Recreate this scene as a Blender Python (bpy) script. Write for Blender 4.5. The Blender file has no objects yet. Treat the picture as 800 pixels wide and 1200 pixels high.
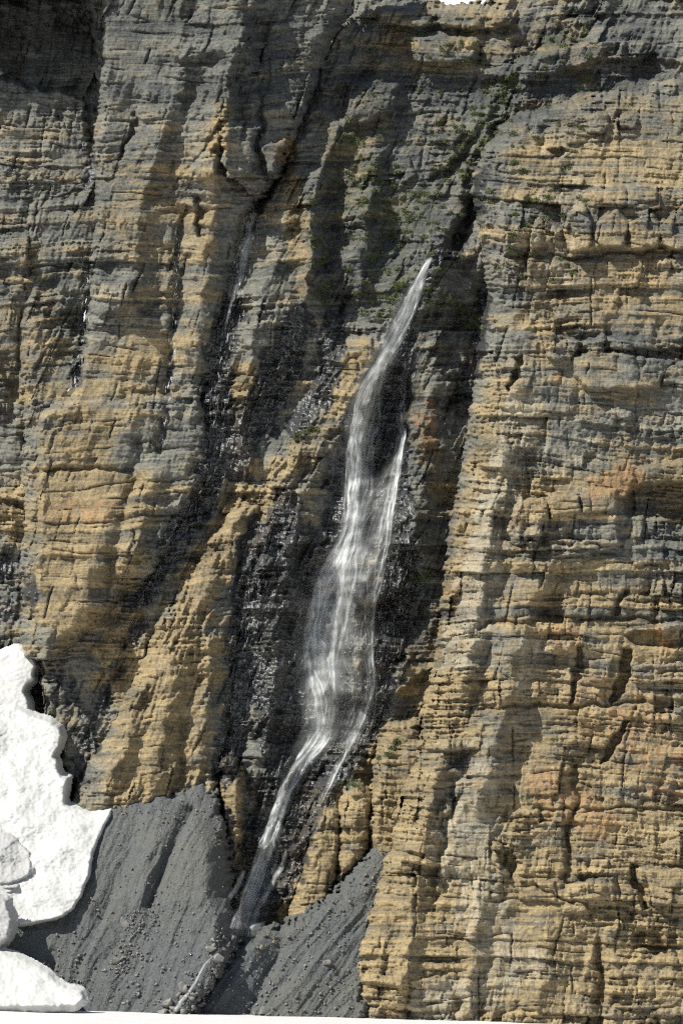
import bpy, math, random
import numpy as np

# ------------------------------------------------------------------ camera, world, sun, exposure
S = bpy.context.scene
COL = S.collection
F, D0, CX, HY, CH = 3000.0, 600.0, 400.0, 1100.0, 19.0     # focal length (photo px), base distance, principal point, eye height
PXM = D0 / F                                              # metres per photo pixel at the foot of the cliff
cam_d = bpy.data.cameras.new('camera')
cam = bpy.data.objects.new('camera', cam_d); COL.objects.link(cam)
cam.location = (0, -D0, CH); cam.rotation_euler = (math.radians(90), 0, 0)
cam_d.sensor_width = 36; cam_d.lens = 36 * F / 1200
cam_d.shift_y = (HY - 600) / 1200
cam_d.clip_start = 1; cam_d.clip_end = 20000
S.camera = cam

SUN = np.array([-0.60, -0.39, 0.77]); SUN /= np.linalg.norm(SUN)
sun_el = math.asin(SUN[2]); sun_az = math.atan2(SUN[0], SUN[1])   # azimuth from +Y, clockwise
W = bpy.data.worlds.new('World'); S.world = W; W.use_nodes = True
nt = W.node_tree; nt.nodes.clear()
sky = nt.nodes.new('ShaderNodeTexSky'); sky.sky_type = 'NISHITA'; sky.sun_disc = False
sky.sun_elevation = sun_el; sky.sun_rotation = sun_az
bg = nt.nodes.new('ShaderNodeBackground'); bg.inputs[1].default_value = 0.075
wo = nt.nodes.new('ShaderNodeOutputWorld')
nt.links.new(sky.outputs[0], bg.inputs[0]); nt.links.new(bg.outputs[0], wo.inputs[0])
sl = bpy.data.lights.new('sun', 'SUN'); sl.energy = 5.0; sl.angle = math.radians(0.5); sl.color = (1.0, 0.975, 0.91)
so = bpy.data.objects.new('sun', sl); COL.objects.link(so)
so.location = (-300, -300, 500)
from mathutils import Vector
so.rotation_euler = Vector(SUN).to_track_quat('Z', 'Y').to_euler()
S.view_settings.view_transform = 'Standard'; S.view_settings.look = 'None'
S.view_settings.exposure = 0.36; S.view_settings.gamma = 1.0
S.cycles.transparent_max_bounces = 24; S.cycles.pixel_filter_type = 'BLACKMAN_HARRIS'; S.cycles.filter_width = 1.1; S.cycles.use_denoising = False; S.cycles.sample_clamp_indirect = 2; S.cycles.diffuse_bounces = 1; S.cycles.glossy_bounces = 1
rnd = random.Random(7)

# ------------------------------------------------------------------ noise helpers (numpy)
f32 = np.float32
_rs = np.random.RandomState(11)
_ang = _rs.rand(4096).astype(f32) * 2 * np.pi
GX, GY = np.cos(_ang).astype(f32), np.sin(_ang).astype(f32)

def hsh(i, j, s):
    h = (i.astype(np.int64) * 374761393 + j.astype(np.int64) * 668265263 + s * 1274126177) & 0xffffffff
    h = ((h ^ (h >> 13)) * 1103515245) & 0xffffffff
    h = ((h ^ (h >> 16)) * 2246822519) & 0xffffffff
    return h ^ (h >> 15)

def hf(i, j, s):
    return ((hsh(i, j, s) & 0xffffff).astype(f32)) / f32(0x1000000)

def noise(x, y, s=0):
    x = np.asarray(x, f32); y = np.asarray(y, f32)
    xi = np.floor(x); yi = np.floor(y); fx = x - xi; fy = y - yi
    xi = xi.astype(np.int64); yi = yi.astype(np.int64)
    u = fx * fx * fx * (fx * (fx * 6 - 15) + 10); v = fy * fy * fy * (fy * (fy * 6 - 15) + 10)
    def g(a, b, dx, dy):
        k = hsh(a, b, s) & 4095
        return GX[k] * dx + GY[k] * dy
    n00 = g(xi, yi, fx, fy); n10 = g(xi + 1, yi, fx - 1, fy)
    n01 = g(xi, yi + 1, fx, fy - 1); n11 = g(xi + 1, yi + 1, fx - 1, fy - 1)
    a = n00 + u * (n10 - n00); b = n01 + u * (n11 - n01)
    return (a + v * (b - a)) * f32(1.5)

def fbm(x, y, s=0, o=4, g=0.5):
    r = 0; a = 1.0; q = 1.0
    for k in range(o):
        r = r + a * noise(x * q + 17.3 * k, y * q - 9.1 * k, s + k); a *= g; q *= 2.03
    return r

def ridged(x, y, s=0, o=3):
    r = 0; a = 1.0; q = 1.0
    for k in range(o):
        r = r + a * (1 - 2 * np.abs(noise(x * q, y * q, s + k))); a *= 0.5; q *= 2.1
    return r / 1.75

def sstep(a, b, x):
    t = np.clip((x - a) / (b - a), 0, 1); return t * t * (3 - 2 * t)

def seg_dist(px, py, pts, closed=False):
    """distance, signed side (right of the way downwards is +), interpolated extras, position 0..1"""
    pts = [tuple(p) for p in pts]
    if closed: pts = pts + [pts[0]]
    best = np.full(px.shape, 1e9, f32); side = np.zeros(px.shape, f32)
    ne = len(pts[0]) - 2; ext = [np.zeros(px.shape, f32) for _ in range(ne)]; par = np.zeros(px.shape, f32)
    n = len(pts) - 1
    for k in range(n):
        x0, y0 = pts[k][:2]; x1, y1 = pts[k + 1][:2]
        dx, dy = x1 - x0, y1 - y0; L2 = dx * dx + dy * dy + 1e-9
        t = np.clip(((px - x0) * dx + (py - y0) * dy) / L2, 0, 1)
        d = np.hypot(px - x0 - t * dx, py - y0 - t * dy)
        m = d < best
        best = np.where(m, d, best)
        side = np.where(m, np.clip(((px - x0) * dy - (py - y0) * dx) / (math.sqrt(L2) * d + 1e-3), -1, 1), side)
        par = np.where(m, (k + t) / n, par)
        for e in range(ne):
            ext[e] = np.where(m, pts[k][2 + e] + t * (pts[k + 1][2 + e] - pts[k][2 + e]), ext[e])
    return best.astype(f32), side, ext, par

def inside(px, py, poly):
    c = np.zeros(px.shape, bool); n = len(poly)
    for k in range(n):
        x0, y0 = poly[k][:2]; x1, y1 = poly[(k + 1) % n][:2]
        if y0 == y1: continue
        m = ((y0 > py) != (y1 > py)) & (px < (x1 - x0) * (py - y0) / (y1 - y0) + x0)
        c ^= m
    return c

def bil(a, x0, y0, st, px, py):
    fx = np.clip((px - x0) / st, 0, a.shape[1] - 1.001); fy = np.clip((py - y0) / st, 0, a.shape[0] - 1.001)
    ix = fx.astype(np.int32); iy = fy.astype(np.int32); u = fx - ix; v = fy - iy
    return (a[iy, ix] * (1 - u) * (1 - v) + a[iy, ix + 1] * u * (1 - v) + a[iy + 1, ix] * (1 - u) * v + a[iy + 1, ix + 1] * u * v).astype(f32)

# ------------------------------------------------------------------ maps of what the rock is: ochre / wet / mossy / dark (with some painted shade) / pale
MX0, MY0, MST = -100, -130, 4.0
_gx, _gy = np.meshgrid(np.arange(MX0, 904, MST, dtype=f32), np.arange(MY0, 1300, MST, dtype=f32))
def paint(strokes):
    m = np.zeros(_gx.shape, f32)
    for s_, w, pts in strokes:
        d, _, _, _ = seg_dist(_gx, _gy, pts)
        m = np.maximum(m, s_ * (1 - sstep(0.45 * w, 1.35 * w, d)))
    return m
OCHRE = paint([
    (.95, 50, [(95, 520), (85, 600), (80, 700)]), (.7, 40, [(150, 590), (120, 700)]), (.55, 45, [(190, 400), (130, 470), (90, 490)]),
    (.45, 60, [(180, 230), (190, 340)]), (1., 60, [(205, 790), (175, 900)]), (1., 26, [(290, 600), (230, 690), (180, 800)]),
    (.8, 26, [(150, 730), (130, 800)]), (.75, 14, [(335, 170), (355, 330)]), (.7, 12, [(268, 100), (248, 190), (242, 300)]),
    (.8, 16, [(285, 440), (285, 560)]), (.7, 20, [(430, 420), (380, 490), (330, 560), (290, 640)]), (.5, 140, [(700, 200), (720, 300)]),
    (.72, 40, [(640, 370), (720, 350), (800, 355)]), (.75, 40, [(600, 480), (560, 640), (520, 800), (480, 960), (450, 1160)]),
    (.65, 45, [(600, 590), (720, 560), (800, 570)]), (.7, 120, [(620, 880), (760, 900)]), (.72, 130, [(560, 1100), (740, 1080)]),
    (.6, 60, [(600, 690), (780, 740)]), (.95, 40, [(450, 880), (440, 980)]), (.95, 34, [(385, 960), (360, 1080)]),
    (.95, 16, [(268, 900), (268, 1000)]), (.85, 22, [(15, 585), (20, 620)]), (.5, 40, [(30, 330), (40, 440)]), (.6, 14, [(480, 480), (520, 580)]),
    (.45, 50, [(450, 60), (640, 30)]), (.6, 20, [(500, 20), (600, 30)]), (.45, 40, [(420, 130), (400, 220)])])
WET = paint([
    (.52, 8, [(296, 245), (284, 310), (268, 360)]), (1., 20, [(268, 360), (258, 420), (252, 470), (262, 520)]), (.9, 20, [(255, 520), (240, 580), (205, 640)]),
    (.8, 13, [(205, 640), (185, 680), (150, 710)]), (1., 24, [(350, 380), (330, 440), (295, 490), (275, 545)]), (1., 17, [(395, 370), (385, 440), (350, 500)]),
    (.95, 15, [(312, 420), (316, 500)]), (1., 20, [(300, 620), (290, 700), (284, 790), (276, 850), (262, 900)]), (1., 24, [(335, 590), (320, 700), (312, 800), (330, 900), (300, 1000)]),
    (.95, 26, [(360, 640), (340, 760), (345, 850)]), (.9, 12, [(500, 320), (470, 380), (440, 440)]), (1., 24, [(470, 400), (455, 500), (460, 580), (470, 660), (455, 760), (435, 830), (410, 880)]),
    (1., 34, [(415, 540), (405, 640), (385, 720), (378, 830), (340, 920), (305, 1030)]), (.85, 18, [(400, 880), (370, 950), (320, 1060), (300, 1090)]),
    (.8, 10, [(572, 190), (555, 240), (535, 290), (505, 306)]), (.75, 10, [(565, 350), (560, 420), (530, 480)]), (.5, 6, [(206, 260), (209, 330), (201, 420), (193, 480), (186, 530)]),
    (.55, 6, [(106, 310), (97, 390), (90, 450)]), (.6, 20, [(0, 650), (30, 700), (0, 730)]), (.6, 15, [(65, 790), (105, 850), (95, 920)]),
    (.7, 9, [(185, 690), (150, 760), (120, 820), (95, 880)]), (.5, 12, [(105, 130), (100, 220)]), (.5, 10, [(630, 40), (600, 110), (580, 160)]),
    (.75, 14, [(262, 950), (268, 1060), (240, 1140)]), (.6, 12, [(60, 900), (85, 930)])])
MOSS = paint([
    (.42, 26, [(590, 110), (560, 150), (520, 210), (480, 260)]), (.42, 34, [(480, 260), (455, 300), (440, 350)]), (.6, 8, [(556, 150), (540, 175)]), (.6, 9, [(500, 235), (484, 262)]), (.8, 7, [(600, 85), (580, 125), (560, 150)]),
    (.8, 8, [(655, 40), (640, 60)]), (.8, 8, [(400, 170), (425, 160)]), (.5, 40, [(430, 210), (450, 250)]), (1., 4, [(500, 304), (480, 326), (460, 338)]),
    (1., 4.5, [(475, 866), (446, 884)]), (.8, 7, [(490, 678), (508, 674)]), (.9, 5, [(280, 545), (300, 525)]), (.7, 6, [(345, 515), (365, 500)]),
    (.9, 4, [(400, 915), (420, 918)]), (.5, 12, [(480, 330), (560, 380)]), (.6, 6, [(685, 238), (690, 245)]), (.5, 12, [(500, 330), (520, 380)]),
    (.55, 10, [(540, 40), (570, 60)]), (.4, 12, [(370, 240), (380, 350)])])
DARK_AND_SHADE = paint([  # darker rock, plus shade painted into the top-left alcove and buttress gully
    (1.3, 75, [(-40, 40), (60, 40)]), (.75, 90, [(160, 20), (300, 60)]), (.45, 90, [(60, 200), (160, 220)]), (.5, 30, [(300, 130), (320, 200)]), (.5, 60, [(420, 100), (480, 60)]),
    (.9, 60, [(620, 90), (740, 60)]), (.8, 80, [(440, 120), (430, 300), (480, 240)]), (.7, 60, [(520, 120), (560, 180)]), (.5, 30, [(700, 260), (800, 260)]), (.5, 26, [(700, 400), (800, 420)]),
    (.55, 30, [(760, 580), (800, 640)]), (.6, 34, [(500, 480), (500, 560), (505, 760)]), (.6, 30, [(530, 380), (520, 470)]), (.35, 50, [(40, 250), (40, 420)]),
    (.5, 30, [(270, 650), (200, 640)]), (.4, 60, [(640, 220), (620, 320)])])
PALE = paint([
    (.9, 30, [(610, 480), (570, 640), (540, 760)]), (.7, 30, [(600, 540), (680, 530)]), (.75, 40, [(560, 900), (540, 1000), (580, 1100)]), (.8, 30, [(620, 1130), (500, 1180)]),
    (.6, 20, [(620, 760), (610, 860)]), (.5, 40, [(660, 200), (640, 350)]), (.5, 30, [(300, 330), (330, 400)])])
RUST = paint([
    (.9, 20, [(298, 1010), (290, 1060)]), (.8, 20, [(700, 570), (740, 560)]), (.7, 16, [(655, 735), (665, 745)]), (.8, 14, [(770, 740), (780, 760)]), (.7, 30, [(640, 920), (700, 960)]),
    (.6, 18, [(60, 600), (120, 600)]), (.6, 16, [(500, 480), (505, 530)]), (.5, 60, [(700, 820), (780, 900)]), (.5, 14, [(655, 445), (660, 455)]), (.6, 10, [(530, 690), (535, 720)])])

SMOOTH = paint([
    (.8, 50, [(90, 530), (90, 720)]), (.7, 45, [(165, 30), (160, 110)]), (.6, 40, [(160, 230), (150, 330)]), (.7, 30, [(270, 260), (240, 350)]), (.5, 60, [(720, 170), (760, 190)]),
    (.7, 30, [(700, 355), (780, 350)]), (.7, 30, [(700, 500), (640, 520)]), (.6, 60, [(560, 1120), (620, 1140)]), (.5, 40, [(700, 870), (620, 850)]), (.8, 22, [(310, 110), (320, 190)]), (.5, 40, [(180, 420), (120, 480)]), (.8, 24, [(620, 690), (600, 780)]), (.8, 26, [(560, 960), (540, 1060)]), (.7, 30, [(650, 1000), (640, 1060)]), (.7, 30, [(730, 880), (780, 900)]), (.6, 30, [(200, 830), (180, 900)])])

# ------------------------------------------------------------------ rock relief
_beds = {}
def beds(t, seed, tmin, tmax):
    k = (seed, tmin, tmax)
    if k not in _beds:
        r = np.random.RandomState(seed); th = tmin + (tmax - tmin) * r.rand(4000) ** 1.6
        b = -600 + np.concatenate([[0], np.cumsum(th)]); _beds[k] = (b, th.astype(f32))
    b, th = _beds[k]
    i = np.clip(np.searchsorted(b, t) - 1, 0, len(th) - 1)
    return i, ((t - b[i]) / th[i]).astype(f32), th[i]

def rock(px, py, seed=0, dip=0.0, lean=0.0, amp=1.0, blocks=1.0, flute=1.0, rough=1.0, fl_lean=None, smooth_at=None):
    """relief in metres towards the viewer, and colour hints"""
    fl_lean = lean if fl_lean is None else fl_lean
    t = py + dip * px + 9 * noise(px / 190, py / 150, 3) + 2.0 * noise(px / 38, py / 26, 4) + 0.7 * noise(px / 10, py / 7, 5)
    wx = px + lean * py + 7 * noise(px / 60, py / 70, seed + 6) + 1.6 * noise(px / 11, py / 12, seed + 7)
    out = np.zeros(px.shape, f32); tone = np.zeros(px.shape, f32); och = np.zeros(px.shape, f32)
    for k, (a, b, asp, am, ck, tl) in enumerate([(28, 84, .75, 4.4, .9, 2.8), (7, 18, 2.4, 2.3, 1.0, 1.8), (2.4, 5.6, 4.6, 1.3, .45, .9)]):
        i, f, th = beds(t, 100 + 31 * k, a, b)
        z0 = np.zeros_like(i)
        sp = th * asp * (0.55 + 1.1 * hf(i, z0, seed + 40 + k))
        u = (wx + hf(i, z0, seed + 50 + k) * 999) / sp
        u = u + 0.38 * noise(u * 0.83, i * 7.7, seed + 60 + k)
        j = np.floor(u).astype(np.int64); fu = (u - j).astype(f32)
        rb = hf(i, z0, 70 + k); rj = hf(i, j, seed + 80 + k)
        tx = hf(i, j, seed + 90 + k) - .5; ty = hf(i, j, seed + 95 + k) - .5
        wb = (.4, .58, .66)[k]; h = wb * rb + (1 - wb) * rj - .5 + tl * .55 * (tx * (fu - .5) + (ty * .7 + .12) * (f - .5))
        ex = np.minimum(fu, 1 - fu) * sp; ey = np.minimum(f, 1 - f) * th
        wd = (1.6, 1.0, .6)[k]
        crack = np.exp(-ex / wd) * (hf(i, j, seed + 33) > .35) * .8 + np.exp(-ey / wd) * (.3 + .7 * rb)
        brk = sstep(-.25, .35, noise(px / 55, py / 45, seed + 130 + k))        # jointing fades in and out
        fade = .35 + .65 * brk
        out += blocks * amp * (am * h * fade - ck * crack * fade)
        tone += (rj - .5) * (.22, .24, .14)[k] + (rb - .5) * (.22, .32, .40)[k]
        och += (rb - .5) * (.5, .5, .4)[k] + (rj - .5) * (.2, .3, .2)[k]
        if k == 1: brk1 = brk
    fx = px + fl_lean * py + 9 * noise(px / 45, py / 60, seed + 21)
    fl = ridged(fx / 30, py / 105, seed + 22, 3)
    out += flute * amp * (1.9 * fl - 1.0)
    fl2 = ridged(fx / 9.5 + 3.3, py / 34, seed + 25, 3)
    out += flute * amp * .65 * fl2 * (.4 + .6 * sstep(-.2, .3, noise(px / 60, py / 60, seed + 27)))
    out += rough * amp * (1.5 * fbm(px / 75, py / 60, seed + 28, 3) + .6 * fbm(px / 17, py / 9, seed + 29, 3) - .35 * ridged(px / 10 + py / 30, py / 6, seed + 32, 2) + .2 * noise(px / 2.6, py / 2.0, seed + 31))
    # where the face is slabby and where it is hackly
    A = .48 + .85 * sstep(-.45, .5, fbm(px / 95, py / 70, seed + 140, 2))
    if smooth_at is not None: A = A * (1 - .7 * smooth_at)
    out = out * A
    # sparse open joints, leaning with the rock, and bedding slots
    jx = px + (lean * .9) * py + 7 * noise(px / 60, py / 120, seed + 150) + 1.4 * noise(px / 9, py / 7, seed + 151)
    nj = np.abs(noise(jx / 52, py / 420, seed + 152)); out -= 1.9 * np.exp(-nj / .02) * sstep(.05, .4, noise(px / 34, py / 40, seed + 153))
    nj = np.abs(noise(jx / 24 + 9, py / 170, seed + 154)); out -= .9 * np.exp(-nj / .03) * sstep(.08, .4, noise(px / 26, py / 30, seed + 155))
    nb = np.abs(noise(px / 170, t / 15, seed + 156)); out -= 1.3 * np.exp(-nb / .05) * sstep(-.05, .3, noise(px / 50, py / 20, seed + 157))
    tone += .30 * fbm(px / 34, py / 14, seed + 35, 4)
    och += .8 * fbm(px / 55, py / 24, seed + 36, 5, .6)
    return out.astype(f32), tone.astype(f32), och.astype(f32)

# ------------------------------------------------------------------ a rock body from its outline: a relief that turns away from the viewer at its edges
ZB = np.full((1330, 1000), 1e9, f32)       # nearest depth, used later to set water, tufts and stones on the rock
def zb_put(px, py, d, m):
    ix = np.clip(np.round(px[m] + 100).astype(int), 0, 999); iy = np.clip(np.round(py[m] + 130).astype(int), 0, 1329)
    np.minimum.at(ZB, (iy, ix), d[m])
def zb_get(px, py):
    ix = np.clip(np.round(np.asarray(px) + 100).astype(int), 0, 999); iy = np.clip(np.round(np.asarray(py) + 130).astype(int), 0, 1329)
    return ZB[iy, ix]
def world(px, py, d):
    return np.stack([(px - CX) / F * d, d - D0, CH + (HY - py) / F * d], -1).astype(f32)

def link(name, me, mat=None, parent=None, smooth=False):
    o = bpy.data.objects.new(name, me); COL.objects.link(o)
    if mat: me.materials.append(mat)
    if parent: o.parent = parent
    if smooth: me.polygons.foreach_set('use_smooth', np.ones(len(me.polygons), bool))
    return o
def tag(o, label=None, cat=None, group=None, kind=None):
    for k, v in (('label', label), ('category', cat), ('group', group), ('kind', kind)):
        if v: o[k] = v
    return o

def mesh_np(name, co, quads):
    me = bpy.data.meshes.new(name)
    n, q, k = len(co), len(quads), quads.shape[1]
    me.vertices.add(n); me.vertices.foreach_set('co', co.astype(f32).ravel())
    me.loops.add(q * k); me.loops.foreach_set('vertex_index', quads.astype(np.int32).ravel())
    me.polygons.add(q); me.polygons.foreach_set('loop_start', np.arange(0, q * k, k, dtype=np.int32))
    me.update(calc_edges=True); me.validate()
    return me
def attr_col(me, name, a):
    at = me.attributes.new(name, 'FLOAT_COLOR', 'POINT'); at.data.foreach_set('color', a.astype(f32).ravel())

def poly_field(poly, px, py, bb):
    st = 2.0
    gx, gy = np.meshgrid(np.arange(bb[0] - 4, bb[2] + 8, st, dtype=f32), np.arange(bb[1] - 4, bb[3] + 8, st, dtype=f32))
    P = [tuple(p) + (12., 6.)[len(p) - 2:] for p in poly]
    d, _, ex, _ = seg_dist(gx, gy, P, True)
    s = np.where(inside(gx, gy, P), d, -d)
    g = lambda a: bil(a, bb[0] - 4, bb[1] - 4, st, px, py)
    return g(s), g(ex[0]), g(ex[1])

def feats(px, py, F_):
    """ridges (+) and gullies (-), steps: metres towards the viewer"""
    out = np.zeros(px.shape, f32)
    for ft in F_:
        if ft[0] == 'r':
            _, amp, wl, wr, pts = ft
            m = max(wl, wr) * 2.6
            xs = [p[0] for p in pts]; ys = [p[1] for p in pts]
            sel = (px > min(xs) - m) & (px < max(xs) + m) & (py > min(ys) - m) & (py < max(ys) + m)
            if not sel.any(): continue
            d, sd, _, par = seg_dist(px[sel], py[sel], pts)
            w = wl + (wr - wl) * (.5 + .5 * sd)              # sd>0: right of a line that runs down the picture
            out[sel] += amp * np.exp(-(d / w) ** 1.6)
        else:
            _, amp, soft, pts = ft
            xs = [p[0] for p in pts]; ys = [p[1] for p in pts]; m = soft + 3
            sel = (px > min(xs) - m) & (px < max(xs) + m) & (py > min(ys) - m) & (py < max(ys) + m)
            if not sel.any(): continue
            x, y = px[sel], py[sel]
            d, _, _, _ = seg_dist(x, y, pts, True)
            s = np.where(inside(x, y, pts), d, -d)
            out[sel] += amp * sstep(-soft * .5, soft, s)
    return out

class Body: pass
def base_depth(spec, px, py):
    d = spec['d0'] + spec.get('lean_back', .22) * (1190 - py) * PXM + spec.get('tilt', 0.) * (px - spec.get('xc', 400)) * PXM
    if 'bend' in spec:
        yb, k = spec['bend']; d = d + k * np.maximum(0, yb - py) * PXM
    wpx = px + 7 * noise(px / 50, py / 40, 305) + 5 * noise(px / 20, py / 16, 301) + 2.2 * noise(px / 7, py / 6, 302); wpy = py + 4 * noise(px / 40, py / 40, 306) + 4 * noise(px / 20, py / 20, 303) + 1.6 * noise(px / 7, py / 7, 304)
    d = d - feats(wpx, wpy, spec.get('feats', []))
    return d

BODIES = {}
def body(name, poly, spec, rockp, mat, parent=None, step=1.1, jag=1.0, cull=None, cut=7, lift=0.0, attrs=True, smooth=False, clip=(-70, -110)):
    xs = [p[0] for p in poly]; ys = [p[1] for p in poly]
    bb = (max(min(xs) - cut, clip[0]), max(min(ys) - cut, clip[1]), min(max(xs) + cut, 870), min(max(ys) + cut, 1260))
    px, py = np.meshgrid(np.arange(bb[0], bb[2] + step, step, dtype=f32), np.arange(bb[1], bb[3] + step, step, dtype=f32))
    s, w, R = poly_field(poly, px, py, bb)
    rel, tone, och = rock(px, py, smooth_at=bil(SMOOTH, MX0, MY0, MST, px, py), **rockp)
    s = s + jag * (3.0 * noise(px / 16, py / 13, 401) + 1.8 * noise(px / 5, py / 4, 402) + .9 * np.clip(rel, -3, 3))
    wx_ = px + 7 * noise(px / 18, py / 18, 501) + 3 * noise(px / 5, py / 6, 502); wy_ = py + 9 * noise(px / 16, py / 22, 503) + 4 * noise(px / 5, py / 6, 504)
    w_ = sstep(.22, .74, bil(WET, MX0, MY0, MST, wx_, wy_) + .34 * fbm(px / 16, py / 26, 510, 3) + .12 * noise(px / 6, py / 14, 511))
    rel = rel + w_ * (.7 * noise(px / 7, py / 3.8, 515) + .25 * noise(px / 2.8, py / 2.1, 516) - .9 * (1 - ridged(px / 9 + py / 40, py / 30, 517, 2)))
    d = base_depth(spec, px, py) - lift
    t = np.clip((w - s) / np.maximum(w, .5), 0, 1)
    d = d + R * (1 - np.sqrt(np.maximum(1 - t * t * .96, .0)))+ np.maximum(0, -s) * np.maximum(R * .25, 1.2)
    d = d - rel
    keep = s > -cut
    if cull:
        for cp in cull:
            m = inside(px, py, cp); dd, _, _, _ = seg_dist(px[::4, ::4], py[::4, ::4], cp, True)
            dd = np.repeat(np.repeat(dd, 4, 0), 4, 1)[:px.shape[0], :px.shape[1]]
            keep &= ~(m & (dd > 32))
    q = keep[:-1, :-1] & keep[1:, :-1] & keep[:-1, 1:] & keep[1:, 1:]
    used = np.zeros_like(keep); used[:-1, :-1] |= q; used[1:, :-1] |= q; used[:-1, 1:] |= q; used[1:, 1:] |= q
    idx = np.cumsum(used.ravel()).reshape(used.shape) - 1
    a, b, c, e = idx[:-1, :-1][q], idx[1:, :-1][q], idx[1:, 1:][q], idx[:-1, 1:][q]
    me = mesh_np(name, world(px, py, d)[used], np.stack([a, b, c, e], -1))
    if attrs:
        B_ = lambda m: bil(m, MX0, MY0, MST, wx_, wy_)
        brk = fbm(px / 16, py / 26, 510, 3)
        dk0 = B_(DARK_AND_SHADE); o_ = B_(OCHRE); o_ = .85 * sstep(.1, 1.05, o_ * .9 + .29 + och * .52 - .25 * dk0 - 1.5 * np.maximum(0, dk0 - .9))  # ochre is cut further where the alcove's shade is painted
        m_ = B_(MOSS); m_ = sstep(.38, .62, m_ + .35 * fbm(px / 9, py / 7, 520, 3))
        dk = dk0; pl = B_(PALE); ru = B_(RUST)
        tn = np.clip(.5 + .55 * tone - .36 * dk, .03, 1.)  # tone drops with dark rock and with the painted shade
        pl = sstep(.3, .8, pl * .8 + .35 * fbm((px) / 7, py / 24, 530, 3) + .15 * tone)
        ru = sstep(.35, .8, ru + .35 * fbm(px / 8, py / 18, 540, 3))
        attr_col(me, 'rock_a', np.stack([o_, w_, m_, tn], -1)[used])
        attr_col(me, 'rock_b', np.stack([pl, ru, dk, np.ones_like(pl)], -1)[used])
    zb_put(px, py, d, used)
    return link(name, me, mat, parent, smooth)

# ------------------------------------------------------------------ materials
def newmat(name):
    m = bpy.data.materials.new(name); m.use_nodes = True; n = m.node_tree; n.nodes.clear()
    return m, n, n.nodes, n.links
def N(nodes, typ, **k):
    n = nodes.new(typ)
    for a, v in k.items(): setattr(n, a, v)
    return n
def mixc(nodes, links, fac, a, b, blend='MIX'):
    n = nodes.new('ShaderNodeMix'); n.data_type = 'RGBA'; n.blend_type = blend
    for s_, v in ((0, fac), (6, a), (7, b)):
        if isinstance(v, (int, float)): n.inputs[s_].default_value = v
        elif isinstance(v, tuple): n.inputs[s_].default_value = v + (1,) if len(v) == 3 else v
        else: links.new(v, n.inputs[s_])
    return n.outputs[2]
def math_(nodes, links, op, a, b=None, c=None, clamp=False):
    n = nodes.new('ShaderNodeMath'); n.operation = op; n.use_clamp = clamp
    for s_, v in ((0, a), (1, b), (2, c)):
        if v is None: continue
        if isinstance(v, (int, float)): n.inputs[s_].default_value = v
        else: links.new(v, n.inputs[s_])
    return n.outputs[0]
def tex(nodes, links, coord, scale, detail=4, rough=.6, stretch=None):
    n = nodes.new('ShaderNodeTexNoise'); n.inputs['Scale'].default_value = scale
    n.inputs['Detail'].default_value = detail; n.inputs['Roughness'].default_value = rough
    if stretch:
        mp = nodes.new('ShaderNodeMapping'); mp.inputs['Scale'].default_value = stretch
        links.new(coord, mp.inputs[0]); coord = mp.outputs[0]
    links.new(coord, n.inputs['Vector'])
    return n.outputs[0]
def ramp(nodes, links, fac, a, b):
    n = nodes.new('ShaderNodeMapRange'); n.inputs[1].default_value = a; n.inputs[2].default_value = b; links.new(fac, n.inputs[0]); return n.outputs[0]

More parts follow.
